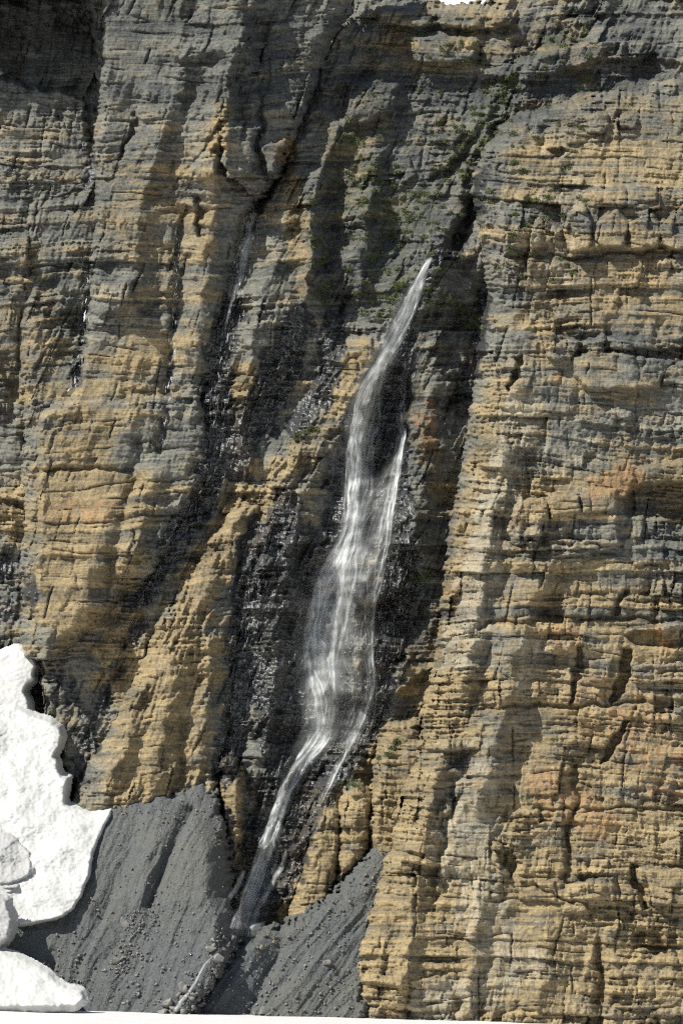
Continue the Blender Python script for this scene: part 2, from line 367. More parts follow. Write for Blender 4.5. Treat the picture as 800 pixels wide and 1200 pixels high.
def rock_material():
    m, n, nd, lk = newmat('bedded_rock')
    co = nd.new('ShaderNodeTexCoord').outputs['Object']
    A = N(nd, 'ShaderNodeAttribute', attribute_name='rock_a'); B = N(nd, 'ShaderNodeAttribute', attribute_name='rock_b')
    sa = nd.new('ShaderNodeSeparateColor'); lk.new(A.outputs['Color'], sa.inputs[0])
    sb = nd.new('ShaderNodeSeparateColor'); lk.new(B.outputs['Color'], sb.inputs[0])
    och, wet, moss, tone = sa.outputs[0], sa.outputs[1], sa.outputs[2], A.outputs['Alpha']
    pale, rust = sb.outputs[0], sb.outputs[1]
    fine = tex(nd, lk, co, 1.3, 5, .7); line = tex(nd, lk, co, .7, 5, .72, (.07, .07, 2.8)); vert = tex(nd, lk, co, .9, 3, .6, (1, 1, .18))
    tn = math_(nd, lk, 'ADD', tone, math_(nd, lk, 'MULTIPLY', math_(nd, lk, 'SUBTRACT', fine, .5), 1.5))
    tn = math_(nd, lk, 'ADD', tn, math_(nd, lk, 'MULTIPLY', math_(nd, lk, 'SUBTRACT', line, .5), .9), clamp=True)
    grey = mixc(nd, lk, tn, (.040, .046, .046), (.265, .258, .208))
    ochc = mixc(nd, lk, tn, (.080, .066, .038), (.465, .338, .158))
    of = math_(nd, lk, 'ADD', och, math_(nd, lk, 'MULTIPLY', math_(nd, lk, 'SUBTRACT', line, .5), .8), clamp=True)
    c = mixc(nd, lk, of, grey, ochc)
    c = mixc(nd, lk, math_(nd, lk, 'MULTIPLY', rust, .42), c, (.40, .21, .085))
    c = mixc(nd, lk, math_(nd, lk, 'MULTIPLY', pale, .6), c, mixc(nd, lk, tn, (.20, .185, .145), (.50, .455, .34)))
    c = mixc(nd, lk, math_(nd, lk, 'MULTIPLY', ramp(nd, lk, vert, .56, .72), .35), c, (.11, .105, .09))
    c = mixc(nd, lk, math_(nd, lk, 'MULTIPLY', moss, .38), c, mixc(nd, lk, fine, (.035, .045, .018), (.10, .115, .045)))
    wf = math_(nd, lk, 'ADD', wet, math_(nd, lk, 'MULTIPLY', math_(nd, lk, 'SUBTRACT', fine, .5), .5 ), clamp=True)
    wf = math_(nd, lk, 'MULTIPLY', wf, ramp(nd, lk, wet, 0, .35), clamp=True)
    c = mixc(nd, lk, math_(nd, lk, 'MULTIPLY', wf, .87), c, mixc(nd, lk, fine, (.014, .018, .022), (.055, .056, .056)))
    p = nd.new('ShaderNodeBsdfPrincipled'); lk.new(c, p.inputs['Base Color'])
    ro = math_(nd, lk, 'SUBTRACT', .88, math_(nd, lk, 'MULTIPLY', wf, .60)); lk.new(ro, p.inputs['Roughness'])
    p.inputs['Specular IOR Level'].default_value = .5
    b1 = nd.new('ShaderNodeBump'); lk.new(math_(nd, lk, 'SUBTRACT', .9, math_(nd, lk, 'MULTIPLY', wf, .6)), b1.inputs['Strength']); b1.inputs['Distance'].default_value = .55
    hh = math_(nd, lk, 'ADD', fine, math_(nd, lk, 'MULTIPLY', line, .7)); lk.new(hh, b1.inputs['Height'])
    lk.new(b1.outputs[0], p.inputs['Normal'])
    o = nd.new('ShaderNodeOutputMaterial'); lk.new(p.outputs[0], o.inputs[0])
    return m
ROCK = rock_material()

def scree_material():
    m, n, nd, lk = newmat('scree_gravel')
    co = nd.new('ShaderNodeTexCoord').outputs['Object']
    a = tex(nd, lk, co, .09, 4, .6, (1, 1, .6)); b = tex(nd, lk, co, 1.6, 5, .75)
    v = nd.new('ShaderNodeTexVoronoi'); v.inputs['Scale'].default_value = 1.9; lk.new(co, v.inputs['Vector'])
    c = mixc(nd, lk, a, (.043, .051, .056), (.104, .111, .109)); big = tex(nd, lk, co, .028, 3, .55)
    c = mixc(nd, lk, math_(nd, lk, 'MULTIPLY', ramp(nd, lk, big, .42, .60), .75), c, (.118, .114, .085))
    c = mixc(nd, lk, b, c, mixc(nd, lk, v.outputs['Color'], (.05, .055, .057), (.15, .152, .142)))
    st = ramp(nd, lk, tex(nd, lk, co, 2.6, 2, .5), .70, .76); c = mixc(nd, lk, math_(nd, lk, 'MULTIPLY', st, .6), c, (.40, .39, .36))
    p = nd.new('ShaderNodeBsdfPrincipled'); lk.new(c, p.inputs['Base Color']); p.inputs['Roughness'].default_value = .92
    bm = nd.new('ShaderNodeBump'); bm.inputs['Strength'].default_value = .8; bm.inputs['Distance'].default_value = .4
    lk.new(math_(nd, lk, 'ADD', b, math_(nd, lk, 'MULTIPLY', v.outputs['Distance'], -.6)), bm.inputs['Height']); lk.new(bm.outputs[0], p.inputs['Normal'])
    o = nd.new('ShaderNodeOutputMaterial'); lk.new(p.outputs[0], o.inputs[0])
    return m
SCREE = scree_material()

def snow_material(name, c0, c1, dirt):
    m, n, nd, lk = newmat(name)
    co = nd.new('ShaderNodeTexCoord').outputs['Object']
    a = tex(nd, lk, co, .12, 4, .6); b = tex(nd, lk, co, .9, 4, .7)
    c = mixc(nd, lk, a, c0, c1)
    dn = tex(nd, lk, co, .22, 5, .7, (1, 1, .45))
    c = mixc(nd, lk, math_(nd, lk, 'MULTIPLY', ramp(nd, lk, b, .50, .72), dirt * .7), c, (.36, .34, .29)); c = mixc(nd, lk, math_(nd, lk, 'MULTIPLY', ramp(nd, lk, dn, .50, .70), dirt), c, (.40, .395, .37))
    p = nd.new('ShaderNodeBsdfPrincipled'); lk.new(c, p.inputs['Base Color']); p.inputs['Roughness'].default_value = .7
    bm = nd.new('ShaderNodeBump'); bm.inputs['Strength'].default_value = .5; bm.inputs['Distance'].default_value = .25
    lk.new(b, bm.inputs['Height']); lk.new(bm.outputs[0], p.inputs['Normal'])
    o = nd.new('ShaderNodeOutputMaterial'); lk.new(p.outputs[0], o.inputs[0])
    return m
SNOW = snow_material('old_snow', (.56, .553, .52), (.47, .472, .455), .6)
GREYSNOW = snow_material('dirty_snow', (.42, .415, .40), (.32, .32, .31), .55)
PINKSNOW = snow_material('pinkish_snow', (.68, .65, .63), (.62, .605, .59), .12)

def water_material(name='falling_water', broken=False, mist=False):
    m, n, nd, lk = newmat(name)
    A = N(nd, 'ShaderNodeAttribute', attribute_name='flow'); s_ = nd.new('ShaderNodeSeparateXYZ'); lk.new(A.outputs['Vector'], s_.inputs[0])
    cmb = nd.new('ShaderNodeCombineXYZ'); lk.new(s_.outputs[0], cmb.inputs[0]); lk.new(s_.outputs[1], cmb.inputs[1])
    n1 = tex(nd, lk, cmb.outputs[0], 1.0, 3, .6, (.85, .03, 1)); n2 = tex(nd, lk, cmb.outputs[0], 1.0, 3, .6, (.28, .03, 1)); n3 = tex(nd, lk, cmb.outputs[0], 1.0, 2, .5, (.9, .3, 1))
    al = math_(nd, lk, 'MULTIPLY', ramp(nd, lk, n1, .22, .62), ramp(nd, lk, n2, .15, .5))
    al = math_(nd, lk, 'ADD', al, math_(nd, lk, 'MULTIPLY', ramp(nd, lk, n3, .5, .8), .25))
    if broken:
        n4 = tex(nd, lk, cmb.outputs[0], 1.0, 4, .7, (.34, .075, 1)); al = math_(nd, lk, 'MULTIPLY', ramp(nd, lk, n4, .57, .68), ramp(nd, lk, n3, .3, .55))
    if mist:
        al = math_(nd, lk, 'MULTIPLY', ramp(nd, lk, tex(nd, lk, cmb.outputs[0], 1.0, 4, .6, (.10, .022, 1)), .25, .70), 1.0)
    al = math_(nd, lk, 'MULTIPLY', al, s_.outputs[2], clamp=True)
    d = nd.new('ShaderNodeBsdfDiffuse'); d.inputs[0].default_value = (.93, .95, .93, 1)
    t = nd.new('ShaderNodeBsdfTranslucent'); t.inputs[0].default_value = (.93, .95, .93, 1)
    mx = nd.new('ShaderNodeMixShader'); mx.inputs[0].default_value = .35; lk.new(d.outputs[0], mx.inputs[1]); lk.new(t.outputs[0], mx.inputs[2])
    tr = nd.new('ShaderNodeBsdfTransparent')
    m2 = nd.new('ShaderNodeMixShader'); lk.new(al, m2.inputs[0]); lk.new(tr.outputs[0], m2.inputs[1]); lk.new(mx.outputs[0], m2.inputs[2])
    o = nd.new('ShaderNodeOutputMaterial'); lk.new(m2.outputs[0], o.inputs[0])
    return m
WATER = water_material(); TRICKLE = water_material('trickling_water', True); MIST = water_material('water_mist', False, True)

def leaf_material():
    m, n, nd, lk = newmat('alpine_leaf')
    co = nd.new('ShaderNodeTexCoord').outputs['Object']; a = tex(nd, lk, co, .8, 3, .6)
    c = mixc(nd, lk, ramp(nd, lk, a, .35, .65), (.045, .06, .018), (.12, .145, .05))
    p = nd.new('ShaderNodeBsdfPrincipled'); lk.new(c, p.inputs['Base Color']); p.inputs['Roughness'].default_value = .8
    o = nd.new('ShaderNodeOutputMaterial'); lk.new(p.outputs[0], o.inputs[0]); return m
LEAF = leaf_material()

def stone_material(name='loose_stone', ca=(.10, .10, .095), cb=(.30, .285, .25)):
    m, n, nd, lk = newmat(name)
    co = nd.new('ShaderNodeTexCoord').outputs['Object']; a = tex(nd, lk, co, .5, 3, .6); b = tex(nd, lk, co, 3., 3, .6)
    c = mixc(nd, lk, ramp(nd, lk, a, .3, .7), ca, cb); c = mixc(nd, lk, math_(nd, lk, 'MULTIPLY', b, .4), c, (.08, .08, .075))
    p = nd.new('ShaderNodeBsdfPrincipled'); lk.new(c, p.inputs['Base Color']); p.inputs['Roughness'].default_value = .85
    o = nd.new('ShaderNodeOutputMaterial'); lk.new(p.outputs[0], o.inputs[0]); return m
STONE = stone_material(); TANSTONE = stone_material('tan_stone', (.12, .105, .075), (.34, .28, .18))

# ------------------------------------------------------------------ the cliff
P_PILLAR = [(118, -140, 8, 14), (120, 0, 6, 14), (121, 60, 6, 14), (122, 95, 6, 12), (115, 150, 10, 10), (116, 200, 10, 8), (112, 260, 8, 8), (108, 330, 8, 9), (100, 400, 8, 8), (93, 450, 8, 7),
            (85, 466, 8, 6), (60, 475, 8, 8), (48, 490, 7, 9), (43, 530, 6, 10), (45, 570, 6, 10), (46, 600, 6, 9), (41, 650, 8, 8), (39, 700, 9, 7), (44, 745, 9, 7), (52, 775, 9, 7),
            (90, 745, 16, 5), (150, 692, 26, 4), (175, 672, 28, 3), (200, 640, 30, 3), (215, 600, 34, 3), (243, 560, 34, 3), (246, 510, 30, 3), (236, 460, 26, 3), (252, 400, 24, 3), (258, 360, 22, 3),
            (276, 310, 12, 6), (284, 262, 10, 6), (296, 244, 6, 9), (312, 228, 8, 10), (332, 195, 14, 12), (350, 150, 16, 12), (368, 100, 18, 10), (385, 45, 20, 8), (405, 20, 24, 8), (425, -140, 24, 8)]
P_BUTT = [(960, 20, 30, 8), (800, 96, 30, 9), (740, 106, 30, 9), (700, 114, 24, 9), (675, 123, 22, 9), (655, 127, 20, 9), (620, 134, 20, 9), (598, 140, 22, 10), (570, 180, 26, 10), (556, 226, 26, 11), (564, 262, 24, 10), (572, 300, 26, 10), (576, 345, 28, 10),
          (566, 400, 34, 11), (564, 440, 40, 12), (550, 515, 44, 13), (544, 565, 44, 13), (531, 615, 44, 13), (524, 700, 44, 13), (516, 760, 44, 13), (509, 795, 44, 13), (501, 820, 40, 12), (490, 875, 36, 12), (484, 905, 34, 12),
          (466, 937, 32, 12), (461, 990, 30, 11), (447, 1025, 30, 10), (430, 1080, 30, 9), (420, 1120, 26, 8), (421, 1195, 22, 8), (418, 1290, 20, 6), (960, 1290, 20, 4)]
P_SPUR = [(90, 948, 10, 7), (95, 925, 12, 7), (106, 903, 12, 6), (130, 862, 14, 6), (160, 805, 14, 6), (180, 745, 14, 6), (212, 695, 14, 6), (243, 643, 14, 6), (272, 602, 12, 6), (300, 586, 10, 6), (308, 592, 14, 5), (296, 632, 22, 6), (290, 680, 24, 6), (281, 740, 24, 6), (277, 800, 22, 6), (268, 862, 20, 6), (256, 912, 12, 8), (246, 950, 10, 6), (235, 980, 10, 5), (140, 990, 10, 5)]
P_LOW = [(50, 774, 10, 8), (64, 750, 12, 6), (110, 724, 14, 6), (150, 700, 12, 6), (178, 694, 12, 6), (172, 740, 14, 6), (150, 805, 14, 6), (128, 862, 14, 6), (108, 912, 14, 6), (102, 960, 12, 6), (94, 955, 6, 8), (90, 918, 6, 8), (76, 906, 6, 8), (79, 872, 6, 8), (76, 850, 6, 8), (56, 838, 6, 8)]

left_wall = body('rock_wall', [(-140, -140), (150, -140), (150, 900), (-140, 900)],
    dict(d0=630, lean_back=.20, tilt=.10, xc=60, feats=[('s', -26, 3, [(10, 772), (30, 770), (51, 776), (53, 838), (76, 852), (78, 872), (75, 905), (91, 914), (94, 950), (60, 955), (30, 900), (10, 840)]),
        ('s', -26, 5, [(-140, -30), (96, -30), (112, 40), (112, 128), (104, 128), (92, 112), (76, 106), (60, 104), (44, 100), (28, 102), (14, 94), (-6, 92), (-140, 86)]),
        ('s', 9, 8, [(-140, -140), (130, -140), (125, -50), (60, -36), (-140, -40)]), ('s', 5, 6, [(-140, 0), (30, 4), (100, 2), (112, 44), (84, 42), (80, 62), (70, 34), (30, 30), (-140, 24)]),
        ('r', 4, 30, 30, [(20, 230), (50, 215), (75, 240)]), ('r', -4, 8, 8, [(112, 120), (112, 240), (106, 340), (95, 430), (70, 470), (45, 520), (42, 600)]),
        ('r', 5, 26, 26, [(20, 300), (30, 330)]), ('r', 4, 26, 14, [(0, 490), (25, 520), (28, 600)]), ('s', 3, 10, [(-140, 255), (60, 265), (85, 300), (60, 312), (-140, 320)])]),
    dict(seed=3, dip=-.03, lean=.15, amp=1.05, blocks=1.0, flute=.55), ROCK, cull=None)
tag(left_wall, 'shaded grey rock wall at far left, left of the narrow dark chimney', 'rock wall', kind='structure')

C_SPEC = dict(d0=610.5, lean_back=.27, tilt=.0, xc=400, bend=(260, .45), feats=[('s', -26, 3, [(10, 772), (30, 770), (51, 776), (53, 838), (76, 852), (78, 872), (75, 905), (91, 914), (94, 950), (60, 955), (30, 900), (10, 840)]),
        ('r', 4.5, 36, 36, [(275, 360), (255, 450), (235, 570), (180, 690)]), ('r', 4.5, 30, 30, [(300, 640), (285, 760), (272, 870)]),
        ('s', -8, 4, [(284, 222), (312, 200), (332, 190), (318, 236), (302, 252)]),
        ('r', 9, 14, 60, [(402, 40), (372, 120), (350, 185), (332, 250), (316, 320), (306, 380)]), ('r', 7, 10, 10, [(398, 150), (366, 235), (362, 345)]),
        ('r', 7, 18, 12, [(440, 170), (425, 260), (415, 330)]), ('r', -5, 10, 10, [(392, 180), (390, 280), (386, 350)]), ('r', -2, 16, 14, [(402, 350), (350, 450), (300, 540), (262, 600)]),
        ('r', 8, 30, 34, [(520, 290), (470, 350), (425, 420), (390, 480), (345, 550), (318, 620), (306, 680)]), ('r', 4, 10, 12, [(290, 400), (288, 470), (284, 545)]),
        ('r', -2, 14, 16, [(300, 620), (288, 720), (280, 820), (262, 900)]), ('r', 5, 16, 18, [(345, 610), (330, 720), (318, 820), (300, 900)]), 
        ('s', -6, 7, [(448, 418), (470, 430), (482, 448), (480, 520), (470, 550), (440, 560), (420, 540), (428, 470)]),
        ('s', 4, 8, [(452, 575), (480, 572), (490, 600), (494, 640), (455, 655), (440, 630)]), ('s', 4, 8, [(405, 660), (440, 650), (480, 668), (482, 690), (430, 705), (400, 700)]),
        ('s', -5, 6, [(415, 706), (440, 700), (500, 706), (506, 738), (470, 748), (420, 745)]), ('s', 4, 8, [(405, 755), (440, 745), (480, 752), (500, 790), (450, 830), (410, 820)]),
        ('s', -4, 8, [(355, 690), (410, 690), (400, 800), (352, 810)]),
        ('r', -9, 10, 12, [(590, 150), (572, 190), (556, 240), (538, 285)]), ('r', -4.5, 50, 12, [(580, 330), (566, 400), (552, 480), (542, 600), (520, 720), (500, 840)]),
        ('r', 5, 22, 20, [(520, 340), (510, 430), (495, 540), (490, 640)]),
        ('s', 4, 7, [(556, 78), (600, 72), (640, 62), (690, 40), (740, 28), (960, 20), (960, 72), (795, 80), (765, 62), (735, 74), (700, 68), (672, 84), (640, 90), (600, 98), (566, 96)]),
        ('s', 5, 7, [(404, 95), (440, 88), (470, 100), (462, 130), (440, 146), (404, 150)]), ('s', 5, 8, [(480, 38), (560, 40), (558, 74), (520, 80), (486, 76)]),
        ('s', 5, 6, [(440, 8), (600, 10), (610, 28), (560, 36), (470, 34), (440, 30)]), ('r', 5, 20, 16, [(640, 62), (600, 110), (575, 150)]), ('r', -4, 8, 8, [(630, 45), (600, 100), (560, 160), (520, 210)]),
        ('s', -2.5, 6, [(672, 86), (700, 70), (735, 76), (762, 66), (780, 84), (730, 104), (690, 112), (664, 116)]),
        ('r', 4, 14, 14, [(330, 900), (300, 980)]), ('r', -4, 18, 18, [(380, 860), (330, 940), (295, 1060)]), ('r', 4, 12, 16, [(420, 870), (370, 960), (335, 1050)])])
centre = body('rock_wall', [(30, -40), (430, -40), (440, 3), (480, 4), (508, 3, 6, 4), (513, 9, 6, 4), (532, 10, 6, 4), (560, 7, 6, 4), (573, 7, 6, 4), (584, 1, 6, 4), (592, -12), (960, -60), (960, 420), (620, 520), (600, 900), (500, 1230), (150, 1230), (30, 1000)],
    C_SPEC,
    dict(seed=9, dip=.02, lean=.42, amp=1.15, blocks=.95, flute=1.15), ROCK, cull=[P_PILLAR, P_BUTT, P_SPUR])
tag(centre, 'dark wet rock wall behind the waterfall, rising to the green ledges', 'rock wall', kind='structure')

PIL_SPEC = dict(d0=607, lean_back=.24, tilt=.08, xc=150, feats=[
        ('s', 4, 6, [(216, -140), (300, -140), (286, 40), (268, 62), (240, 70), (204, 73), (208, 40)]), ('r', 9, 26, 10, [(304, -60), (286, 40), (264, 90), (256, 140), (250, 200)]), ('r', 3.5, 22, 14, [(250, 215), (243, 290), (230, 400)]),
        ('r', -4, 4, 4, [(237, 232), (238, 276)]), ('s', -3.5, 4, [(163, 122), (156, 140), (148, 160), (143, 186), (148, 186), (155, 164), (163, 140)]),
        ('s', 3.5, 6, [(40, 480), (90, 468), (135, 470), (236, 458), (250, 520), (230, 600), (200, 680), (120, 780), (30, 790)]), ('r', -2, 2.5, 2.5, [(44, 552), (100, 549), (160, 552)]),
        ('r', 3, 18, 10, [(150, 600), (135, 640)]), ('r', 4.5, 26, 14, [(215, 80), (180, 170), (165, 260), (155, 350)]), ('r', -3, 6, 10, [(206, 250), (208, 330), (198, 430), (188, 530)]),
        ('s', 3, 5, [(118, 330), (160, 326), (158, 360), (112, 372)]), ('r', 3, 20, 14, [(120, 600), (95, 700)]), ('r', -3, 8, 8, [(165, 520), (140, 620), (120, 700)]), ('r', 3.5, 14, 10, [(175, 560), (150, 660)])])
pillar = body('rock_pillar', P_PILLAR,
    PIL_SPEC,
    dict(seed=17, dip=.03, lean=.32, amp=.95, blocks=.95, flute=.85), ROCK)
tag(pillar, 'tall tan banded rock pillar between the left chimney and the wet gully', 'rock pillar', kind='structure')

low = body('rock_spur', P_LOW, dict(d0=617, lean_back=.24, tilt=.0, xc=110, feats=[('r', 4, 16, 14, [(80, 780), (75, 860)]), ('r', 4, 14, 12, [(120, 760), (100, 860)])]),
    dict(seed=29, dip=.02, lean=.45, amp=.9, blocks=.8, flute=1.0), ROCK)
tag(low, 'broken grey rock step beside the upper snowbank, below the tan pillar', 'rock spur', kind='structure')
spur = body('rock_spur', P_SPUR, dict(d0=601, lean_back=.27, tilt=.2, xc=200, feats=[('r', 4, 26, 14, [(280, 610), (235, 700), (200, 800), (185, 900)]), ('r', 3, 14, 10, [(250, 720), (240, 830), (232, 920)]), ('r', 3, 14, 10, [(150, 860), (130, 930)]), ('r', -2.5, 6, 6, [(215, 850), (206, 930)])]),
    dict(seed=37, dip=.05, lean=.36, amp=.9, blocks=.6, flute=1.7), ROCK)
tag(spur, 'bright ochre fluted rock spur standing above the grey scree cone', 'rock spur', kind='structure')
rib = body('rock_rib', [(258, 885, 8, 5), (272, 880, 8, 5), (284, 900, 8, 6), (284, 950, 8, 6), (282, 1000, 8, 6), (276, 1018, 8, 6), (264, 1014, 6, 5), (262, 960, 6, 5), (256, 920, 6, 5)],
    dict(d0=602, lean_back=.25), dict(seed=41, dip=.03, lean=.2, amp=.7, flute=.6), ROCK)
tag(rib, 'narrow ochre rock rib between the scree cone and the lowest cascade', 'rock rib', kind='structure')
PL = [([(448, 860, 12, 5), (466, 848, 12, 5), (490, 850, 12, 5), (500, 880, 12, 6), (490, 930, 12, 6), (478, 1010, 12, 6), (436, 1010, 10, 5), (434, 960, 10, 6), (440, 900, 10, 6)], 'largest blocky ochre pillar against the tall right buttress, capped with grass'),
      ([(404, 925, 14, 6), (420, 918, 14, 6), (434, 930, 12, 6), (436, 975, 12, 7), (425, 1010, 12, 7), (398, 1030, 10, 6), (396, 980, 10, 6), (400, 945, 10, 6)], 'rounded ochre pillar, middle one of three above the right scree'),
      ([(372, 952, 12, 5), (388, 945, 12, 5), (400, 960, 10, 6), (398, 1010, 12, 7), (384, 1060, 12, 7), (378, 1100, 12, 6), (338, 1100, 10, 5), (346, 1060, 10, 5), (360, 1010, 10, 6)], 'stepped ochre pillar, nearest of three to the lowest cascade')]
for k, (pl, lb) in enumerate(PL):
    o = body('rock_pillar', pl, dict(d0=600 + 1.5 * k - 2, lean_back=.22), dict(seed=51 + k, dip=.02, lean=.1, amp=.75, flute=.6), ROCK)
    tag(o, lb, 'rock pillar', kind='structure')

D_SPEC = dict(d0=585, lean_back=.24, tilt=.05, xc=620, bend=(330, .30), feats=[
    ('s', 3.5, 6, [(664, 300), (668, 262), (690, 228), (722, 214), (768, 218), (960, 205), (960, 286), (790, 292), (740, 290), (700, 296)]), ('s', 3, 8, [(600, 236), (640, 226), (690, 240), (672, 262), (640, 290), (590, 300), (580, 270)]),
    ('s', 3, 4, [(672, 400), (700, 395), (960, 392), (960, 412), (800, 408), (690, 414)]),
    ('s', -5, 4, [(728, 584), (742, 572), (780, 566), (960, 560), (960, 602), (790, 606), (755, 612), (735, 606)]), ('s', 4, 5, [(740, 548), (790, 540), (960, 535), (960, 562), (800, 566), (750, 570)]),
    ('s', -4, 3, [(677, 757), (686, 756), (684, 790), (677, 822), (671, 824), (675, 790)]), ('s', -5, 3, [(722, 762), (738, 764), (737, 800), (726, 818), (716, 822), (719, 790)]),
    ('s', -4, 3, [(728, 846), (736, 848), (726, 870), (714, 892), (706, 894), (712, 868)]), ('s', -4, 3, [(734, 1010), (746, 1012), (751, 1040), (758, 1066), (749, 1068), (742, 1040)]),
    ('s', -4, 3, [(580, 994), (600, 996), (602, 1018), (594, 1030), (586, 1020)]), ('s', -4, 4, [(730, 742), (770, 738), (960, 728), (960, 752), (800, 758), (745, 760)]),
    ('s', 3, 4, [(600, 588), (640, 582), (643, 622), (636, 640), (604, 636)]), ('s', -3, 4, [(728, 690), (738, 690), (724, 722), (716, 724)]),
    ('s', 3, 5, [(640, 578), (720, 574), (726, 640), (700, 650), (644, 650)]), ('r', 4, 16, 12, [(600, 520), (575, 600), (560, 700), (548, 790)]), ('r', 4, 16, 12, [(640, 640), (610, 740), (590, 840), (560, 940)]),
    ('r', -2.2, 2.5, 2.5, [(590, 302), (660, 301), (740, 294), (860, 288)]), ('r', -2.2, 2.5, 2.5, [(560, 829), (640, 826), (740, 824), (860, 830)]), ('r', -2, 2.2, 2.2, [(600, 639), (660, 636), (730, 640)]), ('r', -2.2, 2.5, 2.5, [(560, 735), (640, 724), (720, 726), (860, 730)]), ('r', -1.8, 2.2, 2.2, [(610, 1035), (690, 1060)]), ('r', -1.8, 2, 2, [(620, 950), (720, 946), (860, 955)]),
    ('r', -3, 5, 5, [(678, 895), (672, 960), (664, 1036)]), ('r', -2, 2.5, 2.5, [(690, 1064), (740, 1070), (830, 1078)]), ('r', 3, 12, 9, [(520, 880), (500, 960), (486, 1040), (470, 1150)]),
    ('r', -3, 6, 6, [(545, 880), (520, 980), (505, 1060)]), ('r', 3, 20, 16, [(600, 700), (570, 900)]), ('r', -3, 5, 6, [(700, 1100), (703, 1200)]), ('s', -4, 6, [(745, 1085), (775, 1088), (780, 1112), (760, 1120), (742, 1112)]),
    ('r', -3, 5, 5, [(535, 1170), (542, 1200)]), ('s', -3.5, 4, [(640, 176), (660, 170), (672, 180), (650, 190)]), ('r', -3, 6, 6, [(636, 150), (630, 175)]),
    ('s', -4, 3, [(600, 420), (610, 420), (605, 450), (598, 460)]), ('r', 2.5, 18, 10, [(560, 1060), (545, 1200)]), ('r', 2.5, 18, 12, [(640, 1080), (630, 1200)])])
butt = body('rock_buttress', P_BUTT, D_SPEC, dict(seed=61, dip=-.035, lean=.10, amp=1.0, blocks=1.15, flute=.85, fl_lean=.2), ROCK)
tag(butt, 'huge sunlit ochre rock buttress with bedded ledges filling the right side', 'rock buttress', kind='structure')


# brow of the alcove above the left wall, and the blocks that stand proud of the big faces
brow = body('rock_brow', [(-300, -190), (110, -190), (112, -24), (60, -30), (0, -20), (-80, -34), (-300, -30)], dict(d0=627, lean_back=.20, tilt=.10, xc=60), dict(seed=3, dip=-.03, lean=.15), ROCK, step=2.5, lift=17, parent=left_wall, clip=(-320, -200))
P_SPEC2 = dict(PIL_SPEC); P_SPEC2['feats'] = PIL_SPEC['feats'] + [('r', -4, 3.5, 3, [(322, 40), (306, 110), (302, 150), (310, 222)]), ('s', 3, 3, [(256, 152), (300, 146), (300, 205), (262, 200)]), ('s', -3, 4, [(306, 50), (356, 50), (360, 118), (308, 128)]), ('s', 2.5, 3, [(308, 168), (345, 160), (330, 200), (310, 205)]),('r', 5, 8, 44, [(272, 60), (266, 130), (264, 240)])]
body('overhang', [(268, 60, 8, 4), (300, 40, 10, 4), (350, 60, 14, 6), (362, 100, 14, 8), (350, 140, 14, 8), (330, 190, 8, 9), (312, 222, 4, 10), (298, 234, 3, 10), (286, 222, 3, 10), (268, 212, 3, 10), (261, 196, 5, 8), (258, 150, 8, 4)],
     P_SPEC2, dict(seed=17, dip=.03, lean=.2, amp=1.1, blocks=1.0, flute=.9), ROCK, parent=pillar, lift=2.2, jag=1.8)
RB = dict(seed=61, dip=-.035, lean=.10, amp=.8, blocks=1.0, flute=.4)
for lift, pl in [(3.2, [(686, 140), (700, 132), (712, 134), (713, 147), (705, 156), (690, 155)]), (2.6, [(716, 140), (730, 134), (747, 139), (746, 151), (728, 151)]), (1.8, [(691, 161), (703, 158), (705, 167), (694, 169)]),
        (4.5, [(672, 420), (690, 412), (735, 415), (790, 424), (776, 440), (772, 452), (735, 455), (690, 457), (674, 441)]), (4.0, [(778, 428), (800, 424), (880, 430), (880, 456), (800, 452), (776, 450)]),
        (3.2, [(637, 388), (660, 392), (680, 402), (670, 420), (652, 424), (640, 418)]), (3.0, [(602, 592), (625, 586), (641, 600), (640, 622), (614, 634), (600, 615)]), (3.6, [(744, 552), (770, 544), (800, 538), (880, 536), (880, 562), (800, 566), (752, 570)]),
        (2.6, [(686, 1030), (718, 1028), (721, 1060), (688, 1062)]), (3.0, [(577, 986), (587, 989), (592, 1008), (585, 1020), (578, 1010)]), (2.6, [(690, 222), (704, 214), (735, 216), (770, 218), (768, 234), (730, 240), (700, 238)]),
        (3.0, [(664, 250), (684, 240), (694, 262), (690, 290), (668, 296), (660, 276)]), (3.0, [(700, 258), (722, 246), (736, 262), (730, 288), (706, 292), (696, 276)]), (3.2, [(736, 262), (764, 248), (776, 268), (770, 290), (740, 292)]), (3.4, [(770, 268), (800, 240), (880, 230), (880, 290), (780, 293)]),
        (2.2, [(643, 582), (676, 578), (680, 600), (646, 606)]), (2.4, [(680, 577), (722, 574), (724, 598), (684, 602)]), (2.2, [(640, 652), (680, 646), (684, 664), (642, 668)]), (2.2, [(740, 640), (778, 636), (776, 660), (742, 664)]),
        (2.4, [(690, 775), (716, 772), (714, 796), (690, 798)]), (2.2, [(740, 780), (800, 776), (880, 776), (880, 796), (742, 800)]), (2.2, [(658, 702), (700, 698), (720, 706), (716, 724), (662, 726)]), (2.4, [(756, 1020), (880, 1014), (880, 1064), (764, 1060)]),
        (2.0, [(606, 1030), (650, 1032), (652, 1056), (608, 1054)]), (2.0, [(560, 520), (590, 508), (604, 530), (590, 552), (564, 548)])]:
    body('rock_block', [p + (3.5, 1.6) for p in pl], D_SPEC, RB, ROCK, parent=butt, lift=lift * .95, jag=.55, cut=4)
CB = dict(seed=9, dip=.02, lean=.42, amp=.9, blocks=.9, flute=.7)
